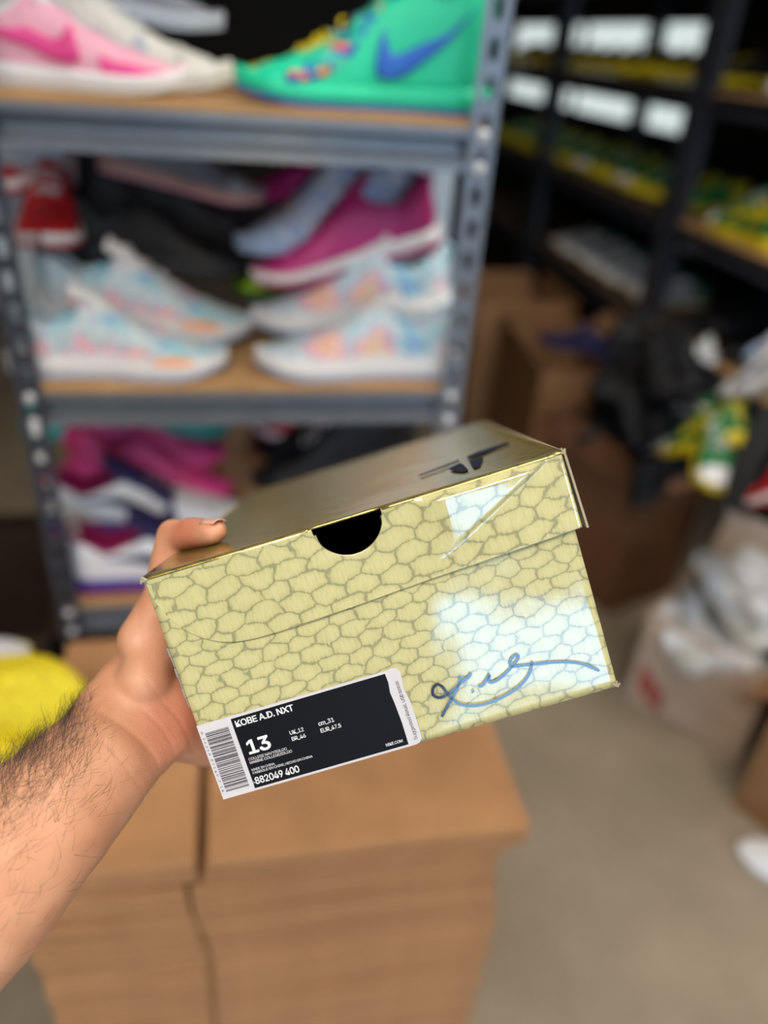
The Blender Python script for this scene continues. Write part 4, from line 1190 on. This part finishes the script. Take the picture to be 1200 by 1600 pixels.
# near rack
place('gyshoe', 'green and yellow sneaker with white toe on the bare lit board', 'shoe', (1.58, 2.08, tB + .001), (1.58, 2.47, tB + .001), .38)
place('gyshoe', 'green and yellow sneaker behind the one on the bare lit board', 'shoe', (1.76, 1.98, tB + .001), (1.76, 2.36, tB + .001), .36)
place('whites', 'white sneaker on the top tier right of the near post', 'shoe', (1.62, 2.02, tA + .001), (1.58, 2.36, tA + .001), .34)
place('greyk', 'grey sneaker on the top tier at the right edge', 'shoe', (1.80, 1.86, tA + .001), (1.77, 2.26, tA + .001), .34)
place('black', 'black sneaker on the top tier right of the near post', 'shoe', (1.86, 2.12, tA + .12), (1.80, 2.46, tA + .10), .34)
for i, y in enumerate(ys(1.60, 2.42, 7)):
    place('black', '%s black sneaker from the right on the third tier' % ordinal(i), 'shoe', (1.86, y, tC + .015), (1.54, y + .01, tC + .015 + .05 * (i % 2)), .33, group='black sneakers on the near third tier')

# ---------------------------------------------------------------- heaps
def heap(items, cx, cy, rx, ry, z0, dz, n, sc, seed, lab_fmt, grp, spots=None):
    r = random.Random(seed)
    for i in range(n):
        k = i / n; lay = int(i // max(1, n / 3))
        a = r.random() * 2 * pi; q = sqrt(r.random()) * (1 - .25 * lay)
        x, y, z = cx + rx * q * cos(a), cy + ry * q * sin(a), z0 + dz * lay + r.uniform(0, .02)
        d = Vector((cos(a * 3 + i), sin(a * 3 + i), r.uniform(-.35, .35))).normalized()
        p = Vector((x, y, z))
        place(items[i % len(items)], lab_fmt % ordinal(i), 'shoe', p - d * sc / 2, p + d * sc / 2, sc, group=grp, roll=r.uniform(-.9, .9), anchor='heel')
bc = Vector((1.44, 1.95, 0))
heap(['black', 'blackw', 'black'], 1.25, 2.00, .15, .22, .50, .125, 34, .30, 3, '%s black sneaker counted from the bottom of the black heap', 'black shoes heaped in the dark carton')
c1m = (A1c + B1c) / 2 + Vector((.18, .10, 0))
heap(['whites', 'icy', 'whites', 'whites'], c1m.x - .01, c1m.y - .01, .16, .16, .22, .062, 17, .30, 9, '%s white sneaker counted from the bottom of the pale carton', 'white shoes in the pale carton')
for key, lb, h, t, X0, X1, sc in (
    ('lblue', 'pale blue sneaker on the black heap at the right edge, upper one', (1320, 545), (1170, 572), 1.22, 1.20, .28),
    ('whites', 'white sneaker below the pale blue one at the right edge', (1310, 585), (1132, 628), 1.19, 1.16, .28),
    ('gyshoe', 'green and yellow sneaker lying on the rim of the dark carton', (1180, 690), (1040, 716), 1.15, 1.12, .30),
    ('gyshoe', 'yellow and green sneaker pointing down into the pale carton', (1100, 690), (1118, 778), 1.14, 1.05, .28),
    ('whites', 'small white sneaker at the left end of the black heap', (1045, 640), (970, 652), 1.25, 1.15, .22),
    ('whites', 'white sneaker with its toe down left of the green pair', (1085, 572), (1000, 592), 1.35, 1.22, .22),
    ('redw', 'red and white sneaker half hidden at the right edge', (1260, 770), (1170, 800), 1.12, 1.10, .27),
    ('yelwhite', 'yellow sneaker lying deep in the third tier corner', (1160, 405), (1060, 392), 1.7, 1.7, .30)):
    place(key, lb, 'shoe', onX(h[0], h[1], X0), onX(t[0], t[1], X1), sc)
place('whites', 'white sneaker on the floor beside the brown carton', 'shoe', (1.36, .80, .001), (1.10, .93, .001), .29)
n_ = make_shoe('navyk', 'low', navy, navy, navy, navy, navy, navy, detail=False)
place('navyk', 'navy blue sneaker on top of the tall brown carton', 'shoe', (1.36, 2.45, .63), (1.10, 2.62, .64), .28)
# black strap of a bag hanging over the pale carton
P = smooth_path([onX(1215, 640, 1.15), onX(1180, 700, 1.10), onX(1160, 745, 1.07), onX(1150, 800, 1.05)], 6)
V, Fc = [], []
for p in P:
    for dx in (-.026, .026):
        for dy in (-.003, .003): V.append(p + Vector((dx * .5 + dy, -dx, 0)))
for i in range(len(P) - 1):
    for a, b in ((0, 1), (1, 3), (3, 2), (2, 0)): Fc.append((4 * i + a, 4 * i + b, 4 * i + 4 + b, 4 * i + 4 + a))
Fc += [(0, 1, 3, 2), tuple(4 * (len(P) - 1) + q for q in (0, 2, 3, 1))]
tag(link('bag_strap', pym(V, Fc), None, black), 'wide black bag strap hanging down over the pale carton', 'strap')
for k_, (r_, used) in PROTO.items():
    if not used:
        for ch in list(r_.children): bpy.data.objects.remove(ch)
        bpy.data.objects.remove(r_)
